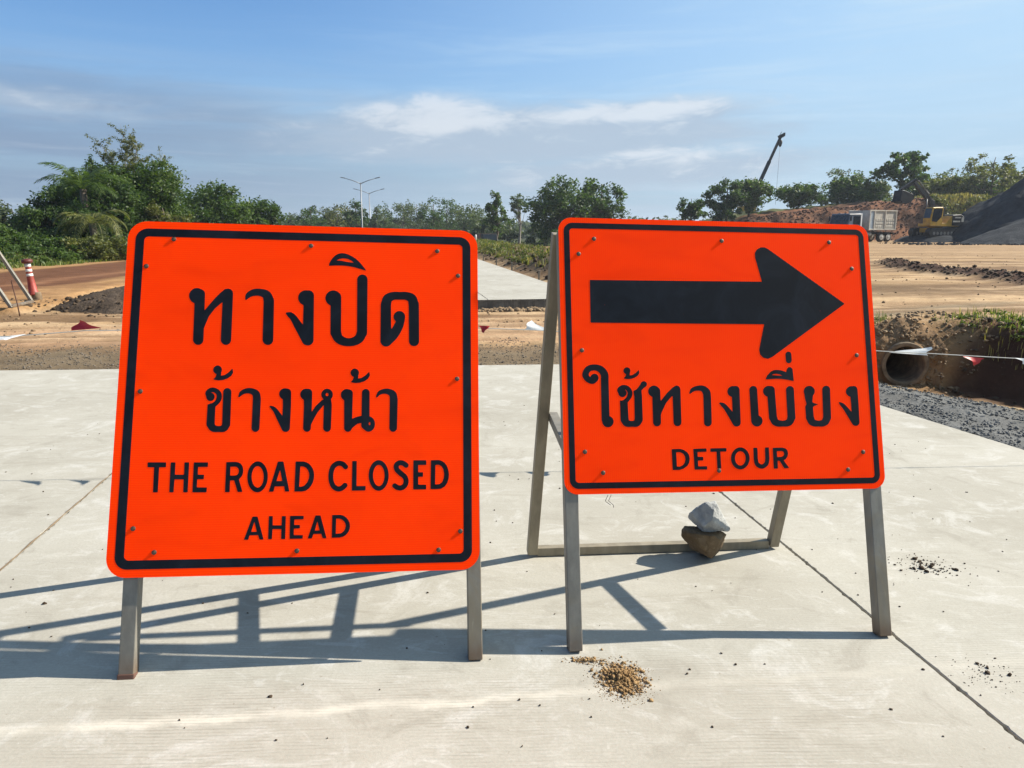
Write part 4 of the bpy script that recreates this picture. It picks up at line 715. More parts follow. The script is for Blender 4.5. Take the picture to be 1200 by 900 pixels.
        [-3190,-1062,-3235,-1076,-3269,-1101,-3285,-1122,-3303,-1159,-3332,-1208,-3461,-1362,-3478,-1374,-3579,-1423,-3587,-1429,-3593,-1440,-3578,-1596,-3569,-1628,-3568,-1644,-3581,-2471,-3594,-2540,-3607,-2552,-3695,-2561,-3794,-2550,-3804,-2535,-3816,-2458,-3825,-1939,-3830,-1885,-3819,-1858,-3723,-1746,-3690,-1703,-3668,-1666,-3651,-1628,-3637,-1563,-3634,-1493,-3642,-1434,-3662,-1385,-3688,-1342,-3718,-1305,-3753,-1272,-3788,-1247,-3831,-1225,-3864,-1214,-3940,-1202,-3990,-1203,-4029,-1209,-4067,-1223,-4095,-1237,-4131,-1260,-4163,-1287,-4191,-1319,-4210,-1352,-4220,-1395,-4220,-1432,-4211,-1465,-4182,-1518,-4169,-1572,-4151,-1603,-4130,-1626,-4103,-1645,-4076,-1658,-4049,-1664,-4022,-1666,-3994,-1664,-3966,-1656,-3939,-1643,-3916,-1627,-3882,-1586,-3870,-1563,-3862,-1536,-3858,-1509,-3860,-1482,-3873,-1439,-3884,-1417,-3910,-1385,-3908,-1379,-3881,-1396,-3860,-1419,-3839,-1452,-3827,-1487,-3825,-1536,-3838,-1600,-3860,-1649,-3891,-1695,-4003,-1779,-4064,-1794,-4119,-1790,-4125,-1792,-4130,-1803,-4130,-1953,-4126,-1996,-4129,-2504,-4126,-2541,-4111,-2584,-4086,-2620,-4060,-2670,-4034,-2706,-3992,-2745,-3938,-2773,-3873,-2789,-3818,-2792,-3698,-2783,-3594,-2792,-3550,-2791,-3478,-2778,-3422,-2753,-3373,-2713,-3342,-2673,-3279,-2570,-3268,-2532,-3266,-2489,-3266,-1581,-3274,-1522,-3278,-1419,-3269,-1403,-3183,-1322,-3149,-1295,-3109,-1274,-3091,-1257,-3069,-1222,-3059,-1182,-3061,-1155,-3068,-1133,-3080,-1111,-3097,-1091,-3119,-1076,-3141,-1067,-3163,-1062],
        [-1007,-1229,-1080,-1240,-1166,-1260,-1246,-1289,-1303,-1322,-1338,-1350,-1364,-1387,-1379,-1420,-1412,-1512,-1414,-1534,-1408,-1545,-1398,-1552,-1375,-1554,-1359,-1545,-1282,-1485,-1225,-1455,-1174,-1439,-1111,-1431,-1021,-1431,-954,-1443,-927,-1458,-898,-1497,-870,-1574,-863,-1721,-880,-2675,-873,-2702,-860,-2729,-843,-2751,-818,-2772,-791,-2786,-763,-2794,-729,-2796,-701,-2793,-654,-2774,-615,-2743,-590,-2705,-577,-2656,-556,-1684,-564,-1542,-571,-1493,-592,-1427,-614,-1389,-672,-1329,-740,-1279,-788,-1256,-866,-1232,-922,-1226],
        [-2819,-1230,-2859,-1239,-2898,-1256,-2932,-1278,-2963,-1306,-2987,-1339,-3006,-1377,-3017,-1414,-3021,-1452,-3019,-1485,-3012,-1517,-2999,-1550,-2983,-1577,-2942,-1620,-2913,-1640,-2874,-1658,-2867,-1669,-2873,-2632,-2868,-2669,-2852,-2707,-2827,-2737,-2795,-2759,-2762,-2772,-2723,-2776,-2685,-2772,-2651,-2759,-2617,-2736,-2592,-2709,-2573,-2672,-2565,-2634,-2558,-2350,-2517,-2232,-2337,-1893,-2118,-1655,-2107,-1645,-2090,-1641,-2077,-1645,-2073,-1661,-2077,-2622,-2073,-2665,-2061,-2699,-2040,-2729,-2013,-2752,-1980,-2769,-1947,-2777,-1908,-2777,-1875,-2769,-1841,-2753,-1812,-2730,-1788,-2700,-1774,-2668,-1767,-2630,-1752,-1391,-1758,-1348,-1775,-1310,-1807,-1271,-1816,-1246,-1911,-1228,-1933,-1233,-2052,-1298,-2286,-1514,-2519,-1783,-2530,-1795,-2542,-1801,-2547,-1790,-2548,-1773,-2547,-1432,-2552,-1400,-2562,-1372,-2574,-1351,-2593,-1329,-2644,-1280,-2681,-1255,-2714,-1240,-2747,-1232,-2781,-1228],
        [4106,-1252,4058,-1266,4015,-1294,3981,-1336,3963,-1380,3959,-1419,3931,-2451,3904,-2539,3887,-2572,3872,-2582,3848,-2591,3783,-2606,3736,-2612,3713,-2612,3638,-2595,3590,-2575,3579,-2564,3572,-2547,3545,-2431,3538,-2111,3541,-2089,3560,-2061,3574,-2051,3722,-1990,3742,-1979,3744,-1974,3719,-1963,3576,-1924,3537,-1894,3528,-1878,3565,-1635,3621,-1563,3636,-1530,3646,-1496,3650,-1463,3648,-1430,3641,-1396,3630,-1368,3595,-1318,3547,-1281,3518,-1267,3484,-1257,3420,-1253,3355,-1266,3325,-1279,3294,-1297,3269,-1317,3245,-1343,3212,-1397,3197,-1450,3197,-1506,3211,-1567,3229,-1755,3280,-1966,3237,-2026,3226,-2054,3221,-2081,3223,-2522,3233,-2555,3256,-2594,3287,-2672,3317,-2721,3365,-2772,3438,-2811,3495,-2828,3558,-2839,3616,-2842,3704,-2840,3808,-2847,3873,-2844,3932,-2836,4003,-2817,4081,-2777,4134,-2728,4170,-2679,4209,-2602,4245,-2547,4255,-2514,4258,-2475,4286,-1381,4281,-1353,4269,-1326,4250,-1300,4228,-1280,4200,-1264,4171,-1254,4142,-1250],
        [433,-1249,381,-1257,336,-1253,296,-1256,256,-1267,215,-1286,176,-1315,142,-1353,119,-1397,106,-1441,103,-1479,108,-1517,120,-1556,137,-1587,158,-1614,186,-1637,219,-1657,263,-1675,271,-1687,273,-1912,270,-2184,268,-2223,264,-2234,258,-2234,242,-2218,124,-2070,71,-2009,11,-1954,-55,-1908,-71,-1899,-94,-1894,-207,-1882,-224,-1885,-234,-1893,-242,-1914,-237,-1931,-174,-2020,-111,-2084,-77,-2128,-41,-2182,112,-2450,272,-2750,299,-2778,337,-2800,376,-2809,422,-2810,450,-2807,479,-2798,506,-2785,527,-2768,548,-2747,562,-2725,573,-2698,579,-2671,595,-1409,594,-1376,587,-1349,572,-1319,551,-1294,523,-1272,495,-1259,467,-1251],
        [1149,-1251,1120,-1254,1090,-1263,1061,-1278,1039,-1295,1019,-1317,1004,-1339,993,-1366,987,-1394,997,-2615,1005,-2653,1030,-2707,1052,-2740,1080,-2768,1117,-2792,1156,-2808,1201,-2817,1247,-2816,1291,-2808,1331,-2792,1370,-2768,1402,-2738,1429,-2700,1447,-2662,1456,-2624,1458,-2580,1446,-2523,1418,-2471,1382,-2434,1322,-2399,1315,-2388,1306,-1400,1301,-1362,1282,-1318,1264,-1296,1245,-1279,1200,-1258],
        [1730,-1252,1689,-1264,1653,-1281,1617,-1306,1589,-1335,1566,-1368,1549,-1407,1540,-1445,1538,-1484,1551,-1544,1564,-1572,1583,-1600,1625,-1638,1655,-1656,1696,-1671,1703,-1683,1722,-2500,1734,-2544,1761,-2588,1797,-2670,1830,-2720,1862,-2753,1885,-2769,1952,-2804,2014,-2822,2077,-2831,2152,-2834,2267,-2827,2359,-2831,2423,-2829,2481,-2821,2540,-2806,2611,-2772,2635,-2756,2671,-2721,2707,-2672,2749,-2590,2781,-2541,2795,-2492,2797,-1405,2792,-1366,2778,-1333,2751,-1299,2713,-1274,2673,-1261,2627,-1259,2579,-1271,2540,-1293,2506,-1326,2484,-1365,2476,-1393,2473,-1426,2472,-2445,2443,-2539,2435,-2555,2423,-2566,2397,-2577,2356,-2588,2286,-2600,2258,-2601,2149,-2585,2109,-2573,2087,-2560,2071,-2534,2043,-2426,2019,-1408,2017,-1380,2010,-1353,1996,-1325,1975,-1299,1947,-1278,1919,-1265,1885,-1258,1839,-1257,1787,-1249],
        [5264,-1261,5204,-1273,5156,-1273,5120,-1278,5078,-1292,5041,-1311,5003,-1340,4972,-1378,4949,-1422,4937,-1467,4936,-1506,4940,-1540,4952,-1573,4971,-1607,4990,-1629,5017,-1652,5051,-1671,5098,-1687,5104,-1691,5109,-1701,5118,-1992,5117,-2237,5111,-2265,5105,-2264,5088,-2248,4968,-2105,4913,-2045,4852,-1986,4791,-1937,4751,-1920,4641,-1890,4629,-1892,4616,-1899,4608,-1917,4612,-1934,4672,-2034,4733,-2107,4807,-2216,5123,-2770,5150,-2797,5178,-2813,5230,-2827,5266,-2829,5320,-2817,5363,-2792,5396,-2755,5408,-2733,5417,-2706,5431,-1966,5424,-1407,5419,-1368,5398,-1323,5363,-1288,5317,-1267],
    ]),
    ('lettering', 'black letters DETOUR', 1, [
        [454,-3607,391,-3623,328,-3654,289,-3680,251,-3714,203,-3771,168,-3829,141,-3899,128,-3947,121,-4001,121,-4076,132,-4146,156,-4216,178,-4259,207,-4302,253,-4351,306,-4390,367,-4418,412,-4430,457,-4435,519,-4432,587,-4416,651,-4385,691,-4358,728,-4325,776,-4269,812,-4209,839,-4140,852,-4092,859,-4038,859,-3962,848,-3892,824,-3822,802,-3778,772,-3735,726,-3686,673,-3648,609,-3619,568,-3608,522,-3603],
        [1511,-3619,1500,-3625,1498,-3630,1496,-3674,1488,-3711,1486,-4036,1461,-4160,1447,-4192,1414,-4223,1367,-4251,1333,-4259,1293,-4251,1249,-4228,1217,-4199,1205,-4172,1186,-4026,1191,-3773,1185,-3632,1180,-3626,1169,-3623,1061,-3622,1038,-3623,1030,-3630,1022,-4067,1037,-4202,1048,-4245,1075,-4299,1119,-4343,1151,-4366,1195,-4391,1239,-4409,1273,-4417,1335,-4423,1381,-4417,1433,-4400,1480,-4376,1539,-4334,1578,-4296,1607,-4251,1623,-4205,1651,-4049,1651,-3627,1648,-3620,1637,-3616],
        [2100,-3632,1824,-3635,1813,-3636,1804,-3645,1803,-4402,1805,-4424,1813,-4430,1830,-4431,1950,-4429,1968,-4424,1972,-4405,1975,-4151,1980,-4140,1996,-4136,2047,-4137,2063,-4147,2214,-4408,2225,-4421,2248,-4424,2416,-4417,2420,-4412,2413,-4395,2234,-4138,2226,-4122,2233,-4111,2315,-4068,2378,-3983,2416,-3870,2394,-3745,2381,-3727,2325,-3673,2309,-3662,2203,-3632],
        [-100,-3621,-656,-3626,-673,-3629,-678,-3636,-681,-3743,-680,-3754,-674,-3761,-460,-3759,-449,-3760,-441,-3768,-438,-4368,-436,-4384,-429,-4390,-295,-4390,-283,-4387,-279,-4381,-289,-3764,-281,-3757,-269,-3756,-67,-3754,-50,-3751,-43,-3735,-44,-3629,-55,-3622],
        [-964,-3627,-1327,-3635,-1344,-3638,-1349,-3644,-1333,-4396,-1330,-4412,-1323,-4419,-855,-4420,-838,-4416,-835,-4409,-836,-4308,-844,-4294,-1162,-4295,-1173,-4292,-1179,-4282,-1183,-4105,-1180,-4088,-1175,-4083,-1163,-4081,-984,-4076,-973,-4071,-970,-4050,-972,-3959,-973,-3948,-978,-3942,-995,-3939,-1168,-3937,-1179,-3934,-1184,-3929,-1186,-3769,-1177,-3758,-1165,-3757,-858,-3753,-835,-3750,-830,-3741,-830,-3731,-832,-3645,-837,-3629,-852,-3625],
        [-1944,-3631,-2177,-3637,-2188,-3640,-2194,-3649,-2183,-4399,-2181,-4415,-2170,-4423,-1922,-4420,-1743,-4368,-1601,-4270,-1529,-4154,-1502,-4016,-1516,-3893,-1523,-3871,-1587,-3764,-1713,-3673,-1861,-3630],
        [2110,-3763,2149,-3762,2166,-3764,2222,-3795,2233,-3805,2252,-3857,2254,-3873,2227,-3938,2213,-3951,2154,-3982,1993,-3991,1971,-3988,1966,-3978,1965,-3961,1965,-3788,1969,-3772,1988,-3767],
        [468,-3752,509,-3749,548,-3756,593,-3776,626,-3803,657,-3841,681,-3890,696,-3939,702,-3987,699,-4046,689,-4100,671,-4148,646,-4191,610,-4233,573,-4262,533,-4281,487,-4289,447,-4287,414,-4277,381,-4259,347,-4229,316,-4186,297,-4146,284,-4100,278,-4051,279,-4003,289,-3944,306,-3896,326,-3858,353,-3823,388,-3790,429,-3765],
        [-2016,-3758,-1999,-3755,-1877,-3757,-1850,-3765,-1751,-3815,-1688,-3917,-1672,-4040,-1704,-4151,-1765,-4225,-1781,-4241,-1900,-4292,-1999,-4291,-2010,-4286,-2013,-4280,-2022,-3779,-2020,-3763],
    ]),
    ('arrow', 'thick black arrow pointing right', 1, [
        [1773,4240,1748,4233,1598,4154,1586,4139,1509,4016,1502,3993,1503,3815,1723,2881,1724,2864,1715,2857,-5140,2824,-5148,2819,-5152,2797,-5169,1179,-5159,1171,-5137,1170,1714,1161,1723,1155,1723,1138,1474,174,1471,146,1497,-28,1612,-148,1635,-158,1795,-195,1812,-196,1830,-191,1990,-123,2014,-109,5100,1993,5118,2010,5113,2022,5098,2033,2047,4184,1921,4241],
    ]),
]
BOLTS = [[[-0.4739, 0.5663], [-0.5634, 0.4622], [0.0139, 0.5545], [0.4806, 0.5465], [0.5587, 0.4516], [0.5542, 0.0572], [-0.5572, 0.0059], [-0.5524, -0.4682], [-0.4794, -0.5493], [-0.0045, -0.5538], [0.487, -0.5603], [0.5646, -0.4963]], [[-0.4946, 0.4435], [-0.5562, 0.3832], [0.0162, 0.4463], [0.463, 0.4496], [0.5521, 0.3437], [0.5484, -0.0051], [-0.5535, 0.0109], [-0.5521, -0.3699], [-0.4853, -0.4483], [-0.0375, -0.4472], [0.5483, -0.3847], [0.4815, -0.4515]]]

g_lines = [[], []]
for nm, lb, k, polys in GLYPHS: g_lines[k].append((nm, lb, [[(u / 1e4, v / 1e4) for u, v in zip(p[0::2], p[1::2])] for p in polys]))
sign(dict(bx=-0.7295, by=2.3667, yaw=6.8707, tilt=20.6045, w=1.2664, s0=0.3307, H=1.2632, uL=-0.5619, uR=0.6078, rot=-0.5904),
     'larger square orange sign printed THE ROAD CLOSED AHEAD on the pale concrete', M['orange_h'], g_lines[0], BOLTS[0], 0.066, 0.027, 0.030, 0.042, 0.016, 0.875, (-0.58, 0.58), (-0.58, 0.60), True, 0.040)
sign(dict(bx=0.8337, by=2.5852, yaw=7.0134, tilt=18.0676, w=1.2639, s0=0.5693, H=1.0513, uL=-0.6068, uR=0.59, rot=-0.2025),
     'orange DETOUR sign with a thick black arrow pointing right', M['orange_v'], g_lines[1], BOLTS[1], 0.05, 0.020, 0.0225, 0.034, 0.012, 0.860, (-0.641, 0.541), (-0.617, 0.568), False, 0.0285)

# ================================================================ THINGS ON THE SLAB
def rock_mesh(seed, size, cuts=14, sub=4, rough=0.05, planes=()):
    rng = np.random.RandomState(seed); b = bmesh.new(); bmesh.ops.create_icosphere(b, subdivisions=sub, radius=1.0)
    P = np.array([v.co[:] for v in b.verts]); F = np.array([[v.index for v in f.verts] for f in b.faces]); b.free()
    for _ in range(cuts):
        n = rng.normal(size=3); n /= np.linalg.norm(n); d = rng.uniform(0.60, 0.86); k = np.maximum(P @ n - d, 0); P = P - k[:, None] * n
    for n, d in planes:
        n = np.array(n, float); n /= np.linalg.norm(n); k = np.maximum(P @ n - d, 0); P = P - k[:, None] * n
    n = fbm(P[:, 0] * 2.4 + P[:, 2], P[:, 1] * 2.4 - P[:, 2] * 1.7, 4, seed) - 0.5; n2 = fbm(P[:, 0] * 9 + P[:, 2] * 5, P[:, 1] * 9 - P[:, 2] * 7, 3, seed + 5) - 0.5
    P = P * (1 + rough * 3 * n + rough * n2)[:, None]
    P = P / np.abs(P).max(0) * np.array(size)
    return np_mesh('rock', P, F, False)
def drop(o, on):
    """lower o until it rests on the object below"""
    bpy.context.view_layer.update()
    A = np.array([(o.matrix_world @ v.co)[:] for v in o.data.vertices]); B = np.array([(on.matrix_world @ v.co)[:] for v in on.data.vertices])
    gap = []
    for a in A[A[:, 2] < np.median(A[:, 2])]:
        d = np.hypot(B[:, 0] - a[0], B[:, 1] - a[1]); k = d < 0.010
        if k.any(): gap.append(a[2] - B[k, 2].max())
    o.location.z -= min(gap) + 0.004
def settle(o, z):
    bpy.context.view_layer.update(); o.location.z += z - min((o.matrix_world @ v.co).z for v in o.data.vertices)
def on_slab(x, y, z=0.0): return SLAB @ Vector((x, y, z))
o = link('rock', rock_mesh(15, (0.122, 0.090, 0.096), 8, 5, 0.075, (((0.06, 0.0, 1), 0.40), ((-0.7, -0.5, -0.55), 0.56), ((0.75, -0.55, -0.3), 0.55), ((0.05, -1, -0.1), 0.58), ((0.55, -0.45, 0.75), 0.60), ((-0.35, -0.2, -0.9), 0.66))), M['rock_brown'], None, on_slab(0.905, 3.365, 0.092), (0.0, 0.05, 0.1))
settle(o, on_slab(0.905, 3.365).z - 0.002); low_rock = o
tag(o, 'brown lower rock weighing down the base rail behind the detour sign', 'rock', 'rocks weighing down the detour sign')
o = link('rock', rock_mesh(44, (0.104, 0.082, 0.082), 9, 5, 0.085, (((0, 0.1, -1), 0.42), ((-0.75, -0.45, 0.5), 0.50), ((0.55, -0.75, 0.35), 0.48), ((0.1, -0.9, -0.45), 0.52), ((0.8, -0.1, 0.6), 0.55), ((-0.2, -0.25, 0.95), 0.62), ((-0.9, -0.2, -0.4), 0.6))), M['rock_grey'], None, on_slab(0.918, 3.385, 0.232), (0.04, 0.10, 0.15))
drop(o, low_rock)
tag(o, 'pale grey rock balanced on top of the brown rock', 'rock', 'rocks weighing down the detour sign')

ICO = None
def lumps(name, C, S, material, label=None, cat=None, kind='stuff', seed=0, flat=0.75, group=None):
    """many small broken lumps as one mesh"""
    rng = np.random.RandomState(seed)
    b = bmesh.new(); bmesh.ops.create_icosphere(b, subdivisions=1, radius=1.0)
    P = np.array([v.co[:] for v in b.verts]); F = np.array([[v.index for v in f.verts] for f in b.faces]); b.free()
    n = len(C); C = np.asarray(C); S = np.asarray(S)
    VV = P[None] * rng.uniform(0.55, 1.25, (n, len(P), 1)) * S[:, None, None] * (rng.uniform(0.7, 1.3, (n, 1, 3)) * np.array([1, 1, flat]))
    ang = rng.uniform(0, 6.28, n); cs, sn = np.cos(ang)[:, None], np.sin(ang)[:, None]
    X = VV[..., 0] * cs - VV[..., 1] * sn; Y = VV[..., 0] * sn + VV[..., 1] * cs
    VV = np.stack([X, Y, VV[..., 2]], -1) + C[:, None, :]
    FF = (F[None] + (np.arange(n) * len(P))[:, None, None]).reshape(-1, 3)
    o = link(name, np_mesh(name, VV.reshape(-1, 3), FF, False), material)
    return tag(o, label, cat, group, kind)
rng = np.random.RandomState(3)
def slab_pts(xy, z): return [tuple(SLAB @ Vector((a, b, c))) for (a, b), c in zip(xy, z)]
def clod_pile(cx, cy, rx, ry, hgt, n, smax, label, mt, seed):
    r = np.random.RandomState(seed); xy = []; zz = []; ss = []
    for _ in range(n):
        q = r.normal(size=2) * 0.55; d = np.hypot(*q); s = smax * (0.25 + 0.75 * r.rand() ** 3.5)
        xy.append((cx + q[0] * rx, cy + q[1] * ry)); zz.append(max(0, hgt * (1 - d * 1.1)) * r.rand() + s * 0.35); ss.append(s)
    for _ in range(n * 3):
        q = r.normal(size=2) * 0.62; d = np.hypot(*q); s = smax * (0.10 + 0.14 * r.rand())
        xy.append((cx + q[0] * rx, cy + q[1] * ry)); zz.append(max(0, hgt * (0.75 - d * 0.9)) + s * 0.4); ss.append(s)
    lumps('soil_crumbs', slab_pts(xy, zz), ss, mt, label, 'soil clods', 'stuff', seed, group='crumbs of soil on the slab')
clod_pile(0.372, 2.365, 0.066, 0.080, 0.030, 1000, 0.0085, 'largest heap of tan dry soil crumbs in front of the detour sign', M['clod_tan'], 4)
clod_pile(0.268, 2.475, 0.050, 0.018, 0.012, 110, 0.0075, 'small line of brown crumbs beside the left foot of the detour sign', M['clod_tan'], 5)
clod_pile(1.93, 3.32, 0.13, 0.11, 0.004, 40, 0.016, 'dark brown crumbs scattered right of the detour sign', M['clod_dark'], 6)
clod_pile(1.66, 2.44, 0.10, 0.08, 0.002, 26, 0.010, 'few dark crumbs near the joint at the lower right', M['clod_dark'], 8)
xy = [(rng.uniform(-3.2, 3.2), rng.uniform(1.8, 6.5)) for _ in range(330)]
lumps('grit', slab_pts(xy, [0.002] * 330), rng.uniform(0.0018, 0.0052, 330) * (1 + 1.0 * (rng.rand(330) > 0.93)), M['clod_dark'], 'loose specks of dark grit sprinkled over the concrete slab', 'grit', 'stuff', 9)

# ---- bunting of plastic pennants behind the signs
cord_pts = [at(-170, 398, 4.35), at(15, 394, 4.45), at(100, 387.5, 4.5), at(300, 385, 4.62), at(470, 383.5, 4.72), at(564, 384.5, 4.78), at(632, 387, 4.82), at(830, 399, 4.92), at(1033, 411.5, 5.0), at(1085, 414, 5.03), at(1145, 417.5, 5.06), at(1200, 420.5, 5.1), at(1430, 434, 5.25)]
bun = empty('bunting', (cord_pts[4].x, cord_pts[4].y, cord_pts[4].z), 'cord of red and white pennants strung low behind both signs', 'bunting')
bo = bun.location
MB().tube([p - bo for p in cord_pts], 0.0028, 6).build('cord', M['cord'], bun)
def flag(A, B, T, mt, wave, seed):
    n = 9; V = []; F = []; r = random.Random(seed); idx = {}
    N = (B - A).cross(T - A).normalized()
    for i in range(n + 1):
        for j in range(n + 1 - i):
            u, v = j / n, i / n
            p = A + (B - A) * u + (T - A) * v
            p = p + N * (wave * v * math.sin(5.0 * u + 4.2 * v + seed)) + (B - A) * 0.05 * math.sin(7 * v + seed)
            idx[i, j] = len(V); V.append(tuple(p - bo))
    for i in range(n):
        for j in range(n - i):
            F.append((idx[i, j], idx[i, j + 1], idx[i + 1, j]))
            if j < n - i - 1: F.append((idx[i, j + 1], idx[i + 1, j + 1], idx[i + 1, j]))
    me = np_mesh('pennant', np.array(V), np.array(F), True)
    return link('pennant', me, mt, bun)
D = 4.47
flag(at(-10, 396, D), at(29, 391.5, D), at(6, 402, D - 0.10), M['white_cloth'], 0.02, 1)
flag(at(82, 387.5, 4.5), at(118, 384.5, 4.5), at(92, 375, 4.52), M['red_cloth'], 0.02, 2)
for k, px in enumerate((150, 196, 246, 300, 352, 408, 462, 516)):
    d = 4.52 + 0.03 * k; yy = 387.5 - k * 0.5
    flag(at(px, yy, d), at(px + 26, yy - 0.3, d), at(px + 4, yy + 20, d - 0.13), M['white_cloth' if k % 2 == 0 else 'red_cloth'], 0.02, 3 + k)
flag(at(561, 381.5, 4.78), at(574, 382, 4.78), at(567, 391, 4.75), M['red_cloth'], 0.02, 12)
flag(at(614, 386.5, 4.81), at(643, 387.5, 4.82), at(622, 374.5, 4.84), M['white_cloth'], 0.015, 13)
for k, px in enumerate((690, 742, 796, 852, 908, 962)):
    d = 4.86 + 0.025 * k; yy = 391 + k * 3.4
    flag(at(px, yy, d), at(px + 27, yy + 1.6, d), at(px + 6, yy + 20, d - 0.13), M['red_cloth' if k % 2 == 0 else 'white_cloth'], 0.02, 20 + k)
flag(at(1040, 413, 5.01), at(1086, 416.5, 5.03), at(1091, 406.5, 5.05), M['white_cloth'], 0.012, 15)
flag(at(1128, 417, 5.05), at(1154, 420, 5.06), at(1144, 427.5, 5.03), M['red_cloth'], 0.02, 16)
flag(at(1191, 419.5, 5.09), at(1222, 422, 5.1), at(1203, 427, 5.08), M['white_cloth'], 0.015, 17)
for (p, lb) in ((cord_pts[0], 'rusty rebar stake holding the left end of the bunting'), (cord_pts[4], 'rusty rebar stake holding up the bunting behind the left sign'), (cord_pts[-1], 'rusty rebar stake holding the right end of the bunting')):
    zz = zat(p.x, p.y) if p.x > 3.6 else (SLAB @ Vector((p.x, p.y, 0))).z
    o = MB().tube([(0, 0, 0), (0, 0, p.z - zz + 0.06)], 0.007, 7).lathe([(0.05, 0.0), (0.05, 0.015), (0.012, 0.03)], 10).build('stake', M['rust_paint'], None, (p.x, p.y, zz)); tag(o, lb, 'stake', 'stakes of the bunting')

# ---- gravel, clods and grass at the slab edge and the ditch
def ground_lumps(name, n, region, smin, smax, mt, label, cat, seed, test=None, flat=0.7):
    r = np.random.RandomState(seed); x0, x1, y0, y1 = region
    x = r.uniform(x0, x1, n); y = r.uniform(y0, y1, n); z, I = terrain(x, y)
    k = ~inside(slab_all, x, y) & ~inside(road_poly, x, y)
    if test is not None: k &= test(x, y, I)
    x, y, z = x[k], y[k], z[k]; s = smin + (smax - smin) * r.rand(len(x)) ** 3
    return lumps(name, np.stack([x, y, z + s * 0.25], 1), s, mt, label, cat, 'stuff', seed, flat)
ground_lumps('gravel', 26000, (2.6, 7.2, 3.2, 8.6), 0.005, 0.017, M['gravel'], 'loose grey gravel between the slab edge and the ditch', 'gravel', 31, lambda x, y, I: (I['s'] < -4.0) | (fbm(x * 3, y * 3, 3, 8) > 0.63))
ground_lumps('gravel', 24000, (-8.5, 3.2, 7.2, 11.2), 0.0035, 0.015, mat('brown grey gravel', m_rock((0.11, 0.09, 0.07), (0.20, 0.17, 0.135), (0.34, 0.30, 0.25), 0.9)), 'grey crushed stone along the far edge of the slab', 'gravel', 32, lambda x, y, I: y - 8.4 - x * 0.17 < 2.1 + 1.6 * I['n2'])
ground_lumps('dirt_clods', 5200, (3.0, 9.5, 10.0, 14.0), 0.008, 0.045, M['clod'], 'brown clods on the bank above the culvert pipe', 'soil clods', 33, lambda x, y, I: (I['a'] < 0.6) & (I['a'] > -1.2) & (I['s'] > -3.5) & (I['s'] < 1.5))
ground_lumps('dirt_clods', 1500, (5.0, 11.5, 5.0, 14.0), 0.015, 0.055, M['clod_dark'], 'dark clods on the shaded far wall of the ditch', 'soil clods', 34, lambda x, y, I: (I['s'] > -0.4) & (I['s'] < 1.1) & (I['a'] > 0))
ground_lumps('dirt_clods', 2600, (-13, 3.5, 10.2, 15.5), 0.006, 0.036, M['clod'], 'broken clods strewn over the dirt beyond the slab', 'soil clods', 35, lambda x, y, I: fbm(x * 0.8, y * 2.0, 3, 91) > 0.5)
ground_lumps('dirt_clods', 700, (-0.9, 1.6, 13.9, 14.7), 0.015, 0.07, M['clod'], 'lumps of dirt at the foot of the finished concrete road', 'soil clods', 36)
ground_lumps('dirt_clods', 5200, (12.4, 17.5, 17.5, 33.0), 0.02, 0.075, M['clod_dark'], 'dark clods on the low spoil ridge across the yard', 'soil clods', 37, lambda x, y, I: I['rid'] > 0.25)
ground_lumps('dirt_clods', 2500, (4, 30, 13, 45), 0.010, 0.045, M['clod'], 'stones and clods scattered over the tan yard', 'soil clods', 39, lambda x, y, I: fbm(x * 0.5, y * 0.9, 3, 19) > 0.52)
ground_lumps('dirt_clods', 1600, (-1.6, 4.5, 17.5, 45), 0.02, 0.12, M['clod_dark'], 'clods on the berm beside the finished road', 'soil clods', 38, lambda x, y, I: I['berm'] > 0.15)

def leaf_cloud(r, C, R, N, size, flat=0.8, shell=0.45):
    """leaf-sized quads in clumps: C clump centres, R radii, N leaves per clump -> V, F, tint"""
    n = len(C); k = np.repeat(np.arange(n), N); m = len(k)
    q = r.normal(size=(m, 3)); q /= np.linalg.norm(q, axis=1)[:, None]
    rr = (shell + (1 - shell) * r.rand(m)) * (0.75 + 0.5 * r.rand(m))
    P = C[k] + q * (R[k] * rr)[:, None] * np.array([1, 1, flat])
    u = r.normal(size=(m, 3)); u[:, 2] *= 0.6; u /= np.linalg.norm(u, axis=1)[:, None]
    v = r.normal(size=(m, 3)); v -= u * (u * v).sum(1)[:, None]; v /= np.linalg.norm(v, axis=1)[:, None]
    s = size * r.uniform(0.6, 1.35, m)
    a = u * s[:, None]; b_ = v * (s * 0.5)[:, None]
    droop = np.stack([np.zeros(m), np.zeros(m), -0.25 * s], 1)
    V = np.stack([P - a + droop, P - b_, P + a + droop, P + b_], 1).reshape(-1, 3)
    F = np.arange(m * 4).reshape(-1, 4)
    ct = r.rand(n)
    return V, F, np.clip(0.45 * ct[k] + 0.55 * r.rand(m), 0, 1)

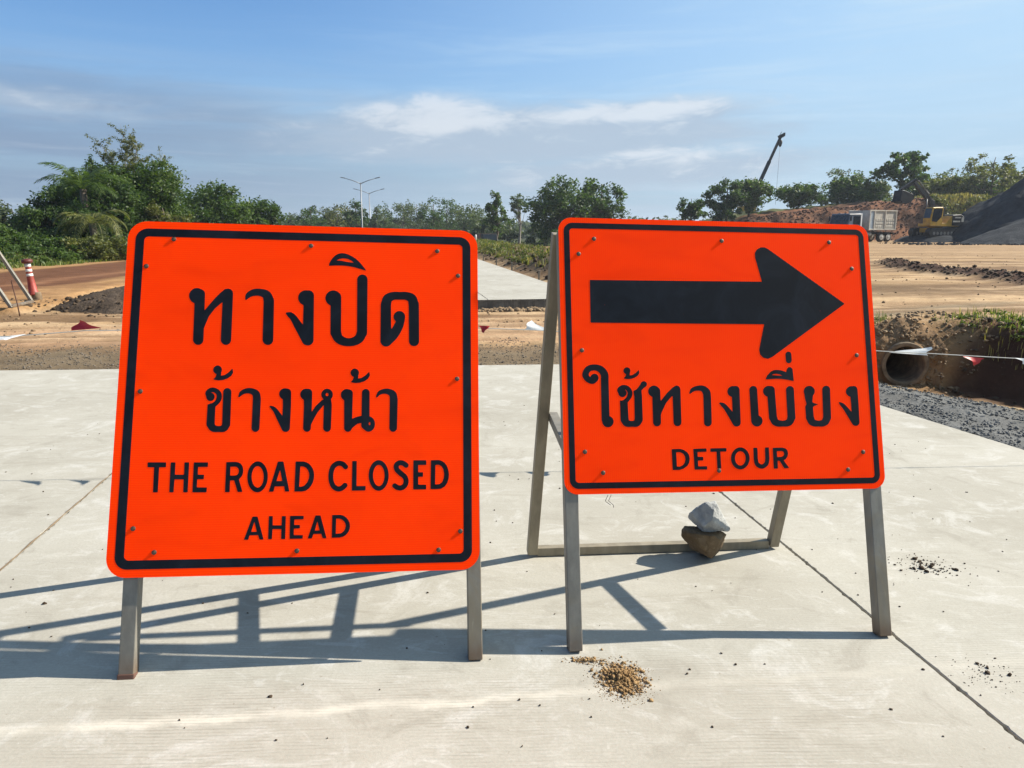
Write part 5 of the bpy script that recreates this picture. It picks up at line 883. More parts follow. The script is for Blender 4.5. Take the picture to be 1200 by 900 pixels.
def blades(name, x, y, z, h0, h1, wd, mt, label, cat, seed, lean=0.35):
    r = np.random.RandomState(seed); n = len(x); h = r.uniform(h0, h1, n); a = r.uniform(0, 6.28, n); l = r.uniform(0.1, 1, n) * lean; b = a + r.uniform(-0.6, 0.6, n)
    W = wd * r.uniform(0.6, 1.3, n); ux, uy = np.cos(a + 1.57) * W, np.sin(a + 1.57) * W
    B0 = np.stack([x - ux, y - uy, z - 0.02], 1); B1 = np.stack([x + ux, y + uy, z - 0.02], 1)
    mx, my, mz = x + np.cos(b) * l * h * 0.35, y + np.sin(b) * l * h * 0.35, z + h * 0.62
    C0 = np.stack([mx - ux * 0.7, my - uy * 0.7, mz], 1); C1 = np.stack([mx + ux * 0.7, my + uy * 0.7, mz], 1)
    T = np.stack([x + np.cos(b) * l * h, y + np.sin(b) * l * h, z + h * (1 - 0.25 * l)], 1)
    V = np.stack([B0, B1, C1, C0, T, T], 1).reshape(-1, 3); k = np.arange(n) * 6
    F = np.concatenate([np.stack([k, k + 1, k + 2, k + 3], 1), np.stack([k + 3, k + 2, k + 4, k + 5], 1)])
    t = np.tile(r.rand(n), 2)
    V[5::6] += 0.001
    return tag(link(name, np_mesh(name, V, F, True, {'tint': t}), mt), label, cat, None, 'stuff')
def field(name, n, region, test, h0, h1, wd, mt, label, seed, cat='grass'):
    r = np.random.RandomState(seed); x = r.uniform(region[0], region[1], n); y = r.uniform(region[2], region[3], n); z, I = terrain(x, y)
    k = test(x, y, I) & ~inside(slab_all, x, y) & ~inside(road_poly, x, y)
    return blades(name, x[k], y[k], z[k], h0, h1, wd, mt, label, cat, seed)
field('grass', 7000, (6.8, 13.5, 9.0, 15.5), lambda x, y, I: (I['s'] > 0.62) & (I['s'] < 2.3) & (I['a'] > -0.5) & (fbm(x * 1.5, y * 1.5, 3, 66) > 0.42), 0.03, 0.15, 0.007, M['grass'], 'green grass hanging over the top of the ditch wall', 51)
field('grass', 4500, (6.8, 13.0, 9.0, 15.5), lambda x, y, I: (I['s'] > 0.2) & (I['s'] < 1.6) & (I['a'] > -0.4) & (fbm(x * 2.1, y * 2.1, 3, 68) > 0.5), 0.05, 0.22, 0.007, M['dry_grass'], 'dry straw stalks among the grass on the ditch wall', 52)
def scrub(name, n, region, test, r0, r1, leaf, per, mt, label, seed, cat='scrub'):
    r = np.random.RandomState(seed); x = r.uniform(region[0], region[1], n); y = r.uniform(region[2], region[3], n); z, I = terrain(x, y)
    k = test(x, y, I) & ~inside(slab_all, x, y) & ~inside(road_poly, x, y); x, y, z = x[k], y[k], z[k]
    V, F, T = leaf_cloud(r, np.stack([x, y, z + r0 * 0.25], 1), r0 + (r1 - r0) * r.rand(len(x)), per, leaf, 0.75, 0.2)
    return tag(link(name, np_mesh(name, V, F, False, {'tint': T}), mt), label, cat, None, 'stuff')
scrub('scrub', 900, (6.8, 13.5, 9.0, 15.5), lambda x, y, I: (I['s'] > 0.55) & (I['s'] < 2.4) & (I['a'] > -0.5) & (fbm(x * 1.5, y * 1.5, 3, 66) > 0.42), 0.05, 0.13, 0.022, 60, M['grass'], 'low leafy weeds matted over the top of the ditch wall', 61)
scrub('scrub', 1500, (-3.6, 5.2, 18, 60), lambda x, y, I: (I['berm'] > 0.45) & (fbm(x * 0.9, y * 0.6, 3, 14) > 0.42), 0.10, 0.30, 0.05, 55, M['leaf_olive'], 'low olive scrub covering the berm beside the finished road', 62)
scrub('scrub', 500, (-3.6, 5.2, 19, 60), lambda x, y, I: (I['berm'] > 0.6) & (fbm(x * 0.9, y * 0.6, 3, 24) > 0.5), 0.12, 0.34, 0.05, 55, M['leaf'], 'green scrub in patches along the top of the berm', 63)
field('grass', 260, (5.6, 6.6, 12.3, 13.2), lambda x, y, I: fbm(x * 4, y * 4, 2, 6) > 0.5, 0.05, 0.2, 0.006, M['grass'], 'sparse green weeds above the culvert pipe', 53)
field('grass', 9000, (-3.6, 5.2, 19, 60), lambda x, y, I: (I['berm'] > 0.62 + 0.7 * I['n2']) & (fbm(x * 0.9, y * 0.7, 3, 14) > 0.46), 0.06, 0.30, 0.018, M['grass'], 'rough green grass on the berm beside the finished road', 54)
field('grass', 16000, (-3.6, 5.2, 19, 60), lambda x, y, I: (I['berm'] > 0.4) & (fbm(x, y, 3, 77) > 0.52), 0.05, 0.24, 0.018, M['dry_grass'], 'dry yellow grass mixed along the berm', 55)
field('grass', 60000, (-32, -16.8, 17, 62), lambda x, y, I: (x + I['n1'] < -17.2) & (fbm(x * 0.6, y * 0.6, 3, 78) > 0.34), 0.05, 0.17, 0.022, M['grass'], 'low green undergrowth along the far verge of the road', 56, 'undergrowth')

# ---- culvert pipe
cx, cy, zc = PIPE_P; D0 = PIPE_R
pipe = MB(); prof = [(D0, 0), (D0, 0.02), (D0, 4.6), (D0 - 0.06, 4.6), (D0 - 0.06, 0.0)]
b = pipe.b; n = 40; rings = []
for r_, h_ in [(D0 - 0.065, 4.6), (D0 - 0.065, 0.012), (D0 - 0.055, 0.0), (D0 - 0.008, 0.0), (D0, 0.010), (D0, 4.6)]:
    rings.append([b.verts.new((r_ * math.cos(2 * math.pi * k / n), h_, r_ * math.sin(2 * math.pi * k / n))) for k in range(n)])
for i in range(len(rings) - 1):
    for k in range(n):
        f = b.faces.new((rings[i][k], rings[i][(k + 1) % n], rings[i + 1][(k + 1) % n], rings[i + 1][k])); f.smooth = i in (0, 4)
o = pipe.build('culvert_pipe', M['tan_conc'], None, (cx, cy, zc), (0, 0, rad(-8)))
tag(o, 'round concrete culvert pipe opening into the muddy ditch', 'pipe')
# soil packed round its mouth
rr = np.linspace(0, 1, 14); aa = np.linspace(0, 2 * math.pi, 97)[:-1]; RR, AA = np.meshgrid(rr, aa)
ragged = 0.24 + 0.20 * fbm(np.cos(AA) * 2.5 + 5, np.sin(AA) * 2.5 + 5, 3, 29); RR = D0 - 0.012 + RR * ragged
X = RR * np.cos(AA); Z = RR * np.sin(AA); nn_ = fbm(X * 7 + 30, Z * 7 + 30, 4, 83) - 0.5
Y = 0.05 + (0.30 * (RR - D0) + 0.75 * np.maximum(Z - 0.25, 0)) + 0.22 * nn_ * np.clip((RR - D0) / 0.06, 0, 1)
PV = np.stack([X * PIPE_A[1] + Y * PIPE_A[0], -X * PIPE_A[0] + Y * PIPE_A[1], Z], -1).reshape(-1, 3) + PIPE_P
k = np.arange(96)[:, None]; q = np.arange(13)[None]; k2 = (k + 1) % 96
PF = np.stack([k * 14 + q, k * 14 + q + 1, k2 * 14 + q + 1, k2 * 14 + q], -1).reshape(-1, 4)
pc = np.array((0.27, 0.175, 0.098)) * (0.8 + 1.2 * nn_.reshape(-1)[:, None] + 0.2)
tag(link('packed_soil', np_mesh('packed_soil', PV, PF, True, colors={'soil': np.concatenate([np.clip(pc, 0.02, 0.6), np.ones((len(PV), 1))], 1)}), M['ground']), kind='structure')
r = np.random.RandomState(88); sel = PV[r.choice(len(PV), 420)]; sel = sel[np.linalg.norm(sel - PIPE_P, axis=1) > D0 + 0.04] + r.normal(size=(1, 3)) * 0.0
lumps('dirt_clods', sel + np.array([0, -0.01, 0]), 0.008 + 0.034 * r.rand(len(sel)) ** 2, M['clod'], 'clods stuck in the packed soil round the culvert pipe', 'soil clods', 'stuff', 89)
# ================================================================ VEGETATION
def branchy(r, base, H, ends, r0, start=0.25, lean=0.05):
    """trunk and limbs as one tapered mesh reaching the clump centres"""
    m = MB(); pts = [Vector((0, 0, -0.15))]; off = Vector((r.uniform(-lean, lean), r.uniform(-lean, lean), 0)) * H
    k = 6
    for i in range(1, k + 1):
        t = i / k; pts.append(Vector((off.x * t + r.normal() * 0.012 * H, off.y * t + r.normal() * 0.012 * H, H * 0.86 * t)))
    m.tube(pts, [r0 * (1 - 0.85 * i / k) + 0.01 for i in range(k + 1)], 7)
    for e in ends:
        e = Vector(e); t = max(start, min(0.92, (e.z / H) * 0.72)); f = t * k * 1.0; i = min(k - 1, int(f)); p = pts[i].lerp(pts[i + 1], f - i)
        mid = p.lerp(e, 0.5) + Vector((0, 0, -0.04 * H)); rr = r0 * (0.42 - 0.22 * t)
        m.tube([p, mid, e], [rr, rr * 0.6, rr * 0.22], 5, caps=False)
    return m

def tree(name, label, px, py_top, wpx, d, mt, seed, group, cat='tree', bottom=0.3, clumps=46, leaves=90, leaf=None, shape='round', depth=0.9, bark='bark', zoff=0.0, clump_r=0.20, shell=0.4, trunk=0.022, lift=None, skirt=0.0):
    r = np.random.RandomState(seed)
    top = at(px, py_top, d); gz = (zat(top.x, d) if lift is None else lift) + zoff
    H = (top.z - gz) * 1.02; Wd = wpx / FPX * d / 2 * 1.10
    root = empty(name, (top.x, d, gz), label, cat, r.uniform(0, 0.3), group)
    zb = H * bottom
    C = []; R = []
    clumps = int(clumps * 1.35)
    while len(C) < clumps:
        q = r.normal(size=3); q /= np.linalg.norm(q); q = q * r.rand() ** 0.42
        t = (q[2] + 1) / 2
        if shape == 'cone': sx = (1.15 - t) * 0.95
        elif shape == 'tall': sx = 0.8 + 0.3 * math.sin(t * 3.1)
        elif shape == 'flat': sx = 0.55 + 0.6 * t
        else: sx = 1.0
        c = np.array([q[0] * Wd * sx * 0.92, q[1] * Wd * depth * sx * 0.92, zb + (H - zb) * (0.07 + 0.86 * t)])
        nn = 0.5 + fbm(np.array([c[0] / Wd * 1.3 + seed]), np.array([c[2] / H * 3.0 + c[1]]), 2, seed)[0]
        if nn < 0.85 and r.rand() < 0.5: continue
        C.append(c); R.append(min(Wd, H) * clump_r * r.uniform(0.7, 1.45))
    if skirt:
        for _ in range(int(clumps * skirt)):
            a = r.uniform(0, 6.28); q = math.sqrt(r.rand())
            C.append(np.array([math.cos(a) * Wd * q * 1.05, math.sin(a) * Wd * depth * q, r.uniform(0.02, 0.30) * H])); R.append(min(Wd, H) * clump_r * r.uniform(0.7, 1.3))
    C = np.array(C); R = np.array(R)
    clumps_ = len(C); ls = (leaf or max(0.06, 1.6 * d / FPX)) * 1.12
    V, F, T = leaf_cloud(r, C, R, leaves, ls, 0.8, shell)
    # stray sprays breaking the outline
    k = r.choice(len(C), max(4, len(C) // 3)); out = C[k] + (C[k] - C.mean(0)) * r.uniform(0.10, 0.28, (len(k), 1))
    V2, F2, T2 = leaf_cloud(r, out, R[k] * 0.55, max(6, leaves // 5), ls * 0.9, 1.0, 0.1)
    V = np.concatenate([V, V2]); F = np.concatenate([F, F2 + 4 * len(T)]); T = np.concatenate([T, T2])
    link('crown', np_mesh('crown', V, F, False, {'tint': T}), mt, root)
    ends = C[r.choice(len(C), min(len(C), 16), replace=False)]
    branchy(r, None, H, ends, H * trunk + 0.03, max(0.12, bottom * 0.6)).build('trunk', M[bark], root)
    return root

def shoots(name, label, px, py_top, wpx, d, mt, seed, group, n=7, leaf=0.10, per=34, cat='tree'):
    """a few thin whippy stems with sparse feathery leaves"""
    r = np.random.RandomState(seed); top = at(px, py_top, d); gz = zat(top.x, d); H = top.z - gz; Wd = wpx / FPX * d / 2
    root = empty(name, (top.x, d, gz), label, cat, 0, group)
    LC = []
    for i in range(n):
        h = H * (1.0 if i == 0 else r.uniform(0.72, 0.98)); lx = r.uniform(-1, 1) * Wd; ly = r.uniform(-0.7, 0.7) * Wd
        if i == 0: lx *= 0.1
        p = [Vector((lx * 0.25, ly * 0.25, -0.1)), Vector((lx * 0.35, ly * 0.35, h * 0.45)), Vector((lx * 0.6, ly * 0.6, h * 0.78)), Vector((lx, ly, h))]
        m = MB(); m.tube(p, [0.035, 0.026, 0.016, 0.006], 5)
        for j in range(9):
            t = r.uniform(0.50, 0.98); k = min(2, int(t * 3)); b = p[k].lerp(p[k + 1], t * 3 - k)
            e = b + Vector((r.uniform(-1, 1), r.uniform(-1, 1), r.uniform(0.1, 0.9))).normalized() * Wd * r.uniform(0.2, 0.5)
            m.tube([b, e], [0.009, 0.003], 4, caps=False)
            for q in np.linspace(0.2, 1.0, 6): LC.append(b.lerp(e, q))
        m.build('stem', M['pale_bark'], root)
    C = np.array([c[:] for c in LC]); V, F, T = leaf_cloud(r, C, np.full(len(C), Wd * 0.10), max(1, per // 8), leaf, 0.8, 0.1)
    link('crown', np_mesh('crown', V, F, False, {'tint': T}), mt, root)
    return root

def palm(name, label, px, py, d, L, n, mt, seed, group, droop=0.5, upmax=1.25):
    r = np.random.RandomState(seed); c = at(px, py, d); gz = zat(c.x, d)
    root = empty(name, (c.x, d, gz), label, 'palm', 0, group); H = c.z - gz
    MB().tube([(0, 0, -0.1), (0.05, 0, H * 0.5), (0, 0, H)], [0.22, 0.17, 0.15], 10).build('trunk', M['bark'], root)
    for i in range(n):
        a = 2 * math.pi * (i / n) + r.uniform(-0.25, 0.25); up = upmax * (0.25 + 0.75 * ((i * 7) % n) / n); ln = L * r.uniform(0.85, 1.1)
        dirv = np.array([math.cos(a), math.sin(a), 0.0]); side = np.array([-math.sin(a), math.cos(a), 0.0])
        K = 18; P = [np.zeros(3)]; ang = up
        for k in range(K):
            P.append(P[-1] + (dirv * math.cos(ang) + np.array([0, 0, math.sin(ang)])) * ln / K); ang -= droop * 2.0 / K * (0.4 + 1.2 * k / K)
        P = np.array(P); V = []; F = []; T = []
        for k in range(K):                                   # midrib
            w0 = 0.030 * (1 - k / K) + 0.006; o = len(V)
            V += [P[k] - side * w0, P[k] + side * w0, P[k + 1] + side * w0, P[k + 1] - side * w0]; F.append([o, o + 1, o + 2, o + 3]); T.append(0.85)
        for k in range(2, K):                                # leaflets
            for q in (0, 0.5):
                p = P[k] * (1 - q) + P[k + 1] * q; tg = P[k] - P[k - 1]; tg = tg / np.linalg.norm(tg)
                ll = ln * 0.26 * math.sin(math.pi * min(1, 0.22 + 0.74 * k / K)) + 0.06
                for sg in (-1, 1):
                    e = p + side * sg * ll * 0.75 + tg * ll * 0.65 + np.array([0, 0, -ll * r.uniform(0.1, 0.55)]); m_ = (p + e) / 2 + np.array([0, 0, ll * 0.12])
                    wv = tg * 0.024; o = len(V)
                    V += [p, m_ - wv, e, m_ + wv]; F.append([o, o + 1, o + 2, o + 3]); T.append(r.rand())
        link('frond', np_mesh('frond', np.array(V), np.array(F), False, {'tint': T}), mt, root, (0, 0, H))
    return root

GL = 'trees and bushes beyond the left road'
tree('leafy_tree', 'tall dark leafy tree right of the palms on the left roadside', 168, 186, 92, 43, M['leaf'], 101, GL, bottom=0.05, clumps=100, leaves=170, skirt=0.35, clump_r=0.24)
tree('leafy_tree', 'dark green tree close behind the upper palm', 116, 190, 72, 45, M['leaf_dark'], 102, GL, bottom=0.05, clumps=70, leaves=150, clump_r=0.26, skirt=0.3)
shoots('feathery_tree', 'tall thin feathery stems rising above the left trees', 150, 148, 70, 44, M['leaf_olive'], 103, GL, 12, 0.05, 80)
shoots('feathery_tree', 'single bent feathery shoot at the right of the left trees', 196, 184, 26, 46, M['leaf_olive'], 104, GL, 4, 0.05, 60)
palm('palm_tree', 'green palm with arching fronds standing among the left trees', 97, 222, 39, 2.3, 16, M['leaf'], 105, GL, 0.75)
palm('palm_tree', 'low drooping palm with yellowed fronds beside the left road', 108, 262, 36, 1.9, 15, M['leaf_olive'], 106, GL, 1.15, 1.0)
tree('leafy_tree', 'dark round-topped tree closing in behind the upper palm trunk', 84, 206, 74, 47, M['leaf_dark'], 120, GL, bottom=0.02, clumps=70, leaves=140, clump_r=0.26, skirt=0.4)
tree('leafy_tree', 'shaded tree filling the gap right of the palm trunks', 130, 208, 70, 40, M['leaf_dark'], 121, GL, bottom=0.02, clumps=60, leaves=140, clump_r=0.26, skirt=0.4)
tree('bush', 'dark bush hiding the trunk of the upper palm', 92, 236, 52, 37.5, M['leaf_dark'], 122, GL, 'bush', bottom=0.02, clumps=40, leaves=120, clump_r=0.26, skirt=0.4)
tree('bush', 'pale loose bush at the far left edge behind the sign stand', 14, 238, 62, 44, M['leaf_grey'], 107, GL, 'bush', bottom=0.05, clumps=34, leaves=110, skirt=0.3)
tree('bush', 'mid green bush left of the drooping palm', 48, 238, 60, 42, M['leaf'], 108, GL, 'bush', bottom=0.05, clumps=34, leaves=110, skirt=0.3)
tree('bush', 'bushy tree at the foot of the tall left tree', 190, 236, 56, 41, M['leaf_olive'], 109, GL, 'bush', bottom=0.05, clumps=34, leaves=110, skirt=0.3)
tree('bush', 'broad bright bush growing just behind the traffic post', 40, 276, 84, 33, M['leaf'], 110, GL, 'bush', bottom=0.02, clumps=44, leaves=120, skirt=0.4, clump_r=0.26)
tree('bush', 'low olive bush between the traffic post and the left sign', 112, 274, 70, 34, M['leaf_olive'], 111, GL, 'bush', bottom=0.02, clumps=34, leaves=120, skirt=0.4, clump_r=0.26)
tree('bush', 'low dark bush against the upper left corner of the left sign', 152, 272, 44, 36, M['leaf_dark'], 112, GL, 'bush', bottom=0.02, clumps=26, leaves=120, skirt=0.4, clump_r=0.28)
tree('bush', 'bush cut by the left edge of the view', -22, 262, 60, 33, M['leaf'], 113, GL, 'bush', bottom=0.02, clumps=30, leaves=120, skirt=0.4, clump_r=0.28)
tree('tree', 'round dense tree above the top left of the left sign', 252, 214, 80, 62, M['leaf'], 114, GL, bottom=0.05, clumps=60, leaves=110, skirt=0.2, clump_r=0.24)
tree('tree', 'lower dense tree sloping down right of the round tree', 302, 233, 52, 66, M['leaf'], 115, GL, bottom=0.05, clumps=36, leaves=90, skirt=0.2, clump_r=0.26)
tree('bush', 'dry reedy bush left of the round dense tree', 222, 244, 30, 60, M['leaf_olive'], 116, GL, 'bush', bottom=0.05, clumps=20, leaves=70)

r = np.random.RandomState(91); n = 800; x = r.uniform(-34, -17.6, n); y = r.uniform(18, 62, n)
C = np.stack([x, y, np.array([zat(a, b) for a, b in zip(x, y)]) + 0.15 + 0.45 * fbm(x * 0.3, y * 0.3, 3, 6) * sst(-17.5, -20, x)], 1)
V, F, T = leaf_cloud(r, C, 0.30 + 0.5 * r.rand(n) * sst(-17.4, -19, x), 130, 0.075, 0.8, 0.3)
tag(link('undergrowth', np_mesh('undergrowth', V, F, False, {'tint': T}), M['leaf']), 'leafy green undergrowth running along the far verge of the left road', 'undergrowth', None, 'stuff')
GM = 'distant trees above the left sign'
for px, pt, wd, d, mt, sh, lb in ((338, 249, 28, 150, 'leaf_grey', 'round', 'small faded tree standing left of the paired street lamps, leftmost of the low row'),
        (366, 240, 36, 140, 'leaf', 'round', 'bushy yellow-green tree in the distance left of the street lamps'),
        (394, 243, 32, 143, 'leaf_olive', 'round', 'brownish olive tree just left of the street lamps'),
        (416, 233, 28, 138, 'leaf_dark', 'tall', 'dark upright tree directly behind the nearer street lamp'),
        (438, 242, 24, 146, 'leaf_grey', 'round', 'small greyish tree right of the second street lamp'),
        (470, 235, 46, 156, 'leaf_grey', 'round', 'wide greyish tree in the distance right of the lamps'),
        (508, 232, 40, 148, 'leaf_dark', 'tall', 'dark tree with a pointed top above the right half of the left sign'),
        (352, 245, 34, 165, 'leaf_grey', 'round', 'faint bushy tree between the two leftmost low trees'),
        (380, 238, 30, 168, 'leaf_grey', 'round', 'faint pale tree behind the yellow-green and olive trees'),
        (405, 236, 40, 160, 'leaf_olive', 'round', 'broad olive tree left of the nearer street lamp pole'),
        (452, 238, 40, 170, 'leaf', 'round', 'hazy green tree filling the gap right of the second lamp'),
        (490, 233, 40, 165, 'leaf_grey', 'round', 'hazy tree left of the dark pointed tree'),
        (524, 232, 42, 160, 'leaf', 'round', 'hazy green tree just right of the dark pointed tree'),
        (558, 238, 34, 142, 'leaf_grey', 'round', 'hazy tree touching the right top corner of the left sign'),
        (542, 233, 52, 135, 'leaf_grey', 'round', 'soft grey-green tree above the right corner of the left sign')):
    tree('distant_tree', lb, px, pt, wd, d, M[mt], 200 + px, GM, bottom=0.06, clumps=34, leaves=44, shape=sh, skirt=0.3, clump_r=0.26, leaf=0.20)
GC_ = 'trees between the two signs'
tree('tiered_tree', 'tall open tree with tiered branches between the two signs', 580, 219, 42, 108, M['leaf'], 301, GC_, bottom=0.12, clumps=40, leaves=42, shape='cone', clump_r=0.17, leaf=0.17)
tree('slender_tree', 'pale slender tree with a small light crown left of the broad tree', 609, 221, 19, 112, M['leaf_grey'], 302, GC_, bottom=0.5, clumps=16, leaves=40, bark='pale_bark', leaf=0.16, clump_r=0.3)
tree('broad_tree', 'broad dark spreading tree above the left corner of the detour sign', 658, 207, 80, 95, M['leaf_dark'], 303, GC_, bottom=0.14, clumps=74, leaves=95, shape='round', clump_r=0.20, skirt=0.15)
tree('broad_tree', 'right-hand spreading tree rising above the detour sign panel', 704, 206, 56, 97, M['leaf_dark'], 304, GC_, bottom=0.12, clumps=56, leaves=85, clump_r=0.22)
for px, pt, wd, lb in ((598, 256, 34, 'low faded shrub under the tiered tree'), (634, 258, 30, 'low dark shrub under the broad tree'), (566, 252, 26, 'small shrub just right of the left sign top')):
    tree('shrub', lb, px, pt, wd, 118, M['leaf_grey'], 320 + px, GC_, 'shrub', bottom=0.02, clumps=24, leaves=36, skirt=0.4, clump_r=0.3)

# red earth bank with its line of trees behind the yard
def bank_h(x, y):
    n = fbm(x * 0.16, y * 0.16, 4, 31) - 0.5; n2 = fbm(x * 0.9, y * 0.9, 4, 37) - 0.5
    crest = np.interp(x, [19, 27, 30, 33, 39, 47, 60, 80], [0, 1.0, 2.5, 3.3, 3.9, 4.8, 4.9, 4.5]) + 0.9 * n
    return -0.4 + (crest + 0.4) * sst(93, 99.5, y + 2.0 * n) * (1 - sst(122, 150, y)) * sst(19, 30, x) * (1 - sst(150, 210, x)) + 0.8 * n2 * sst(92, 98, y)
BX, BY = np.meshgrid(np.concatenate([np.arange(16, 80, 0.35), np.arange(80, 220, 3.0)]), np.concatenate([np.arange(90, 106, 0.3), np.arange(106, 160, 2.0)]))
BZ = bank_h(BX, BY); nb = BX.shape[1]
k0 = (np.arange(BX.shape[0] - 1)[:, None] * nb + np.arange(nb - 1)[None]).ravel()
def bank_col():
    g = sst(53.0, 56, BX + 6 * (fbm(BX * 0.3, BY * 0.3, 3, 9) - 0.5)); c = np.zeros(BX.shape + (3,)) + np.array((0.21, 0.10, 0.055))
    c = lerp(c, (0.10, 0.055, 0.035), sst(0.5, 0.62, fbm(BX * 0.5, BY * 0.9, 4, 15)) * 0.9); c = lerp(c, (0.22, 0.17, 0.065), g)
    c = lerp(c, (0.10, 0.11, 0.04), sst(103, 108, BY)); return c
bm_ = np_mesh('earth_bank', np.stack([BX, BY, BZ], -1).reshape(-1, 3), np.stack([k0, k0 + 1, k0 + nb + 1, k0 + nb], 1), True, colors={'soil': np.concatenate([bank_col().reshape(-1, 3), np.ones((BX.size, 1))], 1)})
tag(link('earth_bank', bm_, M['ground']), kind='structure')
def bz(x, y): return float(bank_h(np.array([float(x)]), np.array([float(y)]))[0])
r = np.random.RandomState(5); q = 3000; x = r.uniform(25, 55, q); y = r.uniform(93.5, 101, q); s = 0.05 + 0.16 * r.rand(q) ** 3
lumps('dirt_clods', np.stack([x, y, bank_h(x, y) + s * 0.2], 1), s, mat('red soil clods', m_rock((0.085, 0.035, 0.022), (0.18, 0.078, 0.045), (0.27, 0.14, 0.085))), 'red-brown lumps over the face of the earth bank', 'soil clods', 'stuff', 6)
x = r.uniform(53, 70, 14000); y = r.uniform(92, 106, 14000); k = fbm(x * 0.4, y * 0.4, 3, 4) > 0.33
blades('grass', x[k], y[k], bank_h(x[k], y[k]), 0.25, 0.75, 0.06, M['dry_grass'], 'tall yellow-green grass on the bank behind the excavator', 'grass', 7)

x = r.uniform(52.5, 70, 900); y = r.uniform(92.5, 106, 900)
V, F, T = leaf_cloud(r, np.stack([x, y, bank_h(x, y) + 0.15], 1), 0.3 + 0.5 * r.rand(900), 40, 0.16, 0.7, 0.2)
tag(link('scrub', np_mesh('scrub', V, F, False, {'tint': T}), M['leaf_olive']), 'olive scrub mixed into the grass on the earth bank', 'scrub', None, 'stuff')
GR = 'trees along the earth bank on the right'
def rtree(name, lb, px, pt, wd, d, mt, seed, **kw):
    x = at(px, 260, d).x
    return tree(name, lb, px, pt, wd, d, M[mt], seed, GR, lift=bz(x, d) - 0.2 if x > 18 else -0.2, **kw)
rtree('round_tree', 'small round tree just left of the big double-crowned tree', 813, 226, 31, 106, 'leaf_dark', 401, bottom=0.25, clumps=26, leaves=60, clump_r=0.27)
rtree('spreading_tree', 'spreading tree with gaps in its crown below the crane boom', 853, 207, 52, 101, 'leaf_dark', 402, bottom=0.10, clumps=38, leaves=70, clump_r=0.20)
rtree('spreading_tree', 'full bright tree overlapping the foot of the crane boom', 880, 205, 48, 103, 'leaf', 403, bottom=0.08, clumps=46, leaves=80, clump_r=0.24)
rtree('domed_tree', 'bright domed tree standing alone right of the crane hook', 938, 214, 52, 107, 'leaf', 404, bottom=0.12, clumps=40, leaves=70, clump_r=0.23)
rtree('wispy_tree', 'wispy grey tree with bare twigs left of the tall glossy tree', 992, 196, 46, 114, 'leaf_grey', 405, bottom=0.25, clumps=40, leaves=22, clump_r=0.17, leaf=0.17, bark='pale_bark')
rtree('bushy_tree', 'dense green bush tree behind the dump truck', 1004, 207, 52, 110, 'leaf', 406, bottom=0.05, clumps=44, leaves=75, clump_r=0.24, skirt=0.3)
rtree('glossy_tree', 'tallest tree in bold dark clumps above the excavator boom', 1060, 174, 58, 108, 'leaf_dark', 407, bottom=0.22, clumps=44, leaves=66, clump_r=0.17, leaf=0.22, shape='tall', shell=0.2)
rtree('bushy_tree', 'olive bush tree between the tall glossy tree and the wispy one at right', 1110, 206, 56, 112, 'leaf_olive', 408, bottom=0.05, clumps=44, leaves=60, clump_r=0.22, skirt=0.3)
rtree('wispy_tree', 'grey twiggy tree above the olive bush tree', 1122, 194, 48, 116, 'leaf_grey', 409, bottom=0.3, clumps=30, leaves=22, clump_r=0.16, leaf=0.17, bark='pale_bark')
rtree('open_tree', 'open branching tree behind the black gravel heap', 1168, 176, 66, 110, 'leaf_olive', 410, bottom=0.15, clumps=46, leaves=44, clump_r=0.17, leaf=0.18)
rtree('bushy_tree', 'dark bush tree low behind the left shoulder of the gravel heap', 1150, 216, 52, 113, 'leaf_dark', 411, bottom=0.04, clumps=34, leaves=60, clump_r=0.24, skirt=0.3)
rtree('open_tree', 'thin tree cut by the right edge of the view', 1206, 196, 50, 116, 'leaf_olive', 412, bottom=0.15, clumps=34, leaves=44, clump_r=0.18, leaf=0.18)
rtree('bushy_tree', 'pale green tree filling in right of the tallest tree', 1090, 204, 44, 118, 'leaf', 414, bottom=0.04, clumps=36, leaves=60, clump_r=0.24, skirt=0.3)
rtree('bushy_tree', 'greyish bush tree low between the dump truck trees', 1030, 212, 46, 120, 'leaf_grey', 415, bottom=0.04, clumps=36, leaves=60, clump_r=0.24, skirt=0.3)
rtree('bushy_tree', 'greyish bush tree left of the open branching tree', 1140, 206, 44, 121, 'leaf_grey', 416, bottom=0.04, clumps=36, leaves=50, clump_r=0.22, skirt=0.3)
rtree('bushy_tree', 'green bush tree beside the open branching tree, cut by the gravel heap', 1186, 200, 48, 120, 'leaf', 417, bottom=0.04, clumps=36, leaves=50, clump_r=0.22, skirt=0.3)
rtree('wispy_tree', 'low greyish tree between the domed tree and the wispy one', 968, 229, 28, 118, 'leaf_grey', 413, bottom=0.1, clumps=20, leaves=34, clump_r=0.24, leaf=0.17)

# far-off wood closing the horizon
r = np.random.RandomState(77); n = 620; x = r.uniform(-330, 26, n); y = r.uniform(250, 330, n); h = 3.0 + 4.5 * fbm(x * 0.03, y * 0.01, 3, 8) + 1.0 * r.rand(n)
C = np.concatenate([np.stack([x, y, -2 + h * f], 1) for f in (0.25, 0.55, 0.85)]); R = np.concatenate([2.6 + 1.2 * r.rand(n)] * 2 + [1.8 + r.rand(n)])
V, F, T = leaf_cloud(r, C, R, 26, 0.75, 0.8, 0.3)
tag(link('far_wood', np_mesh('far_wood', V, F, False, {'tint': T}), M['leaf_grey']), 'far-off belt of trees closing the horizon', 'wood', None, 'stuff')
x = r.uniform(26, 420, 420); y = r.uniform(250, 330, 420); C = np.concatenate([np.stack([x, y, f * (2 + 3 * r.rand(420))], 1) for f in (0.3, 0.8)]); V, F, T = leaf_cloud(r, C, 2.2 + r.rand(840), 22, 0.75, 0.8, 0.3)
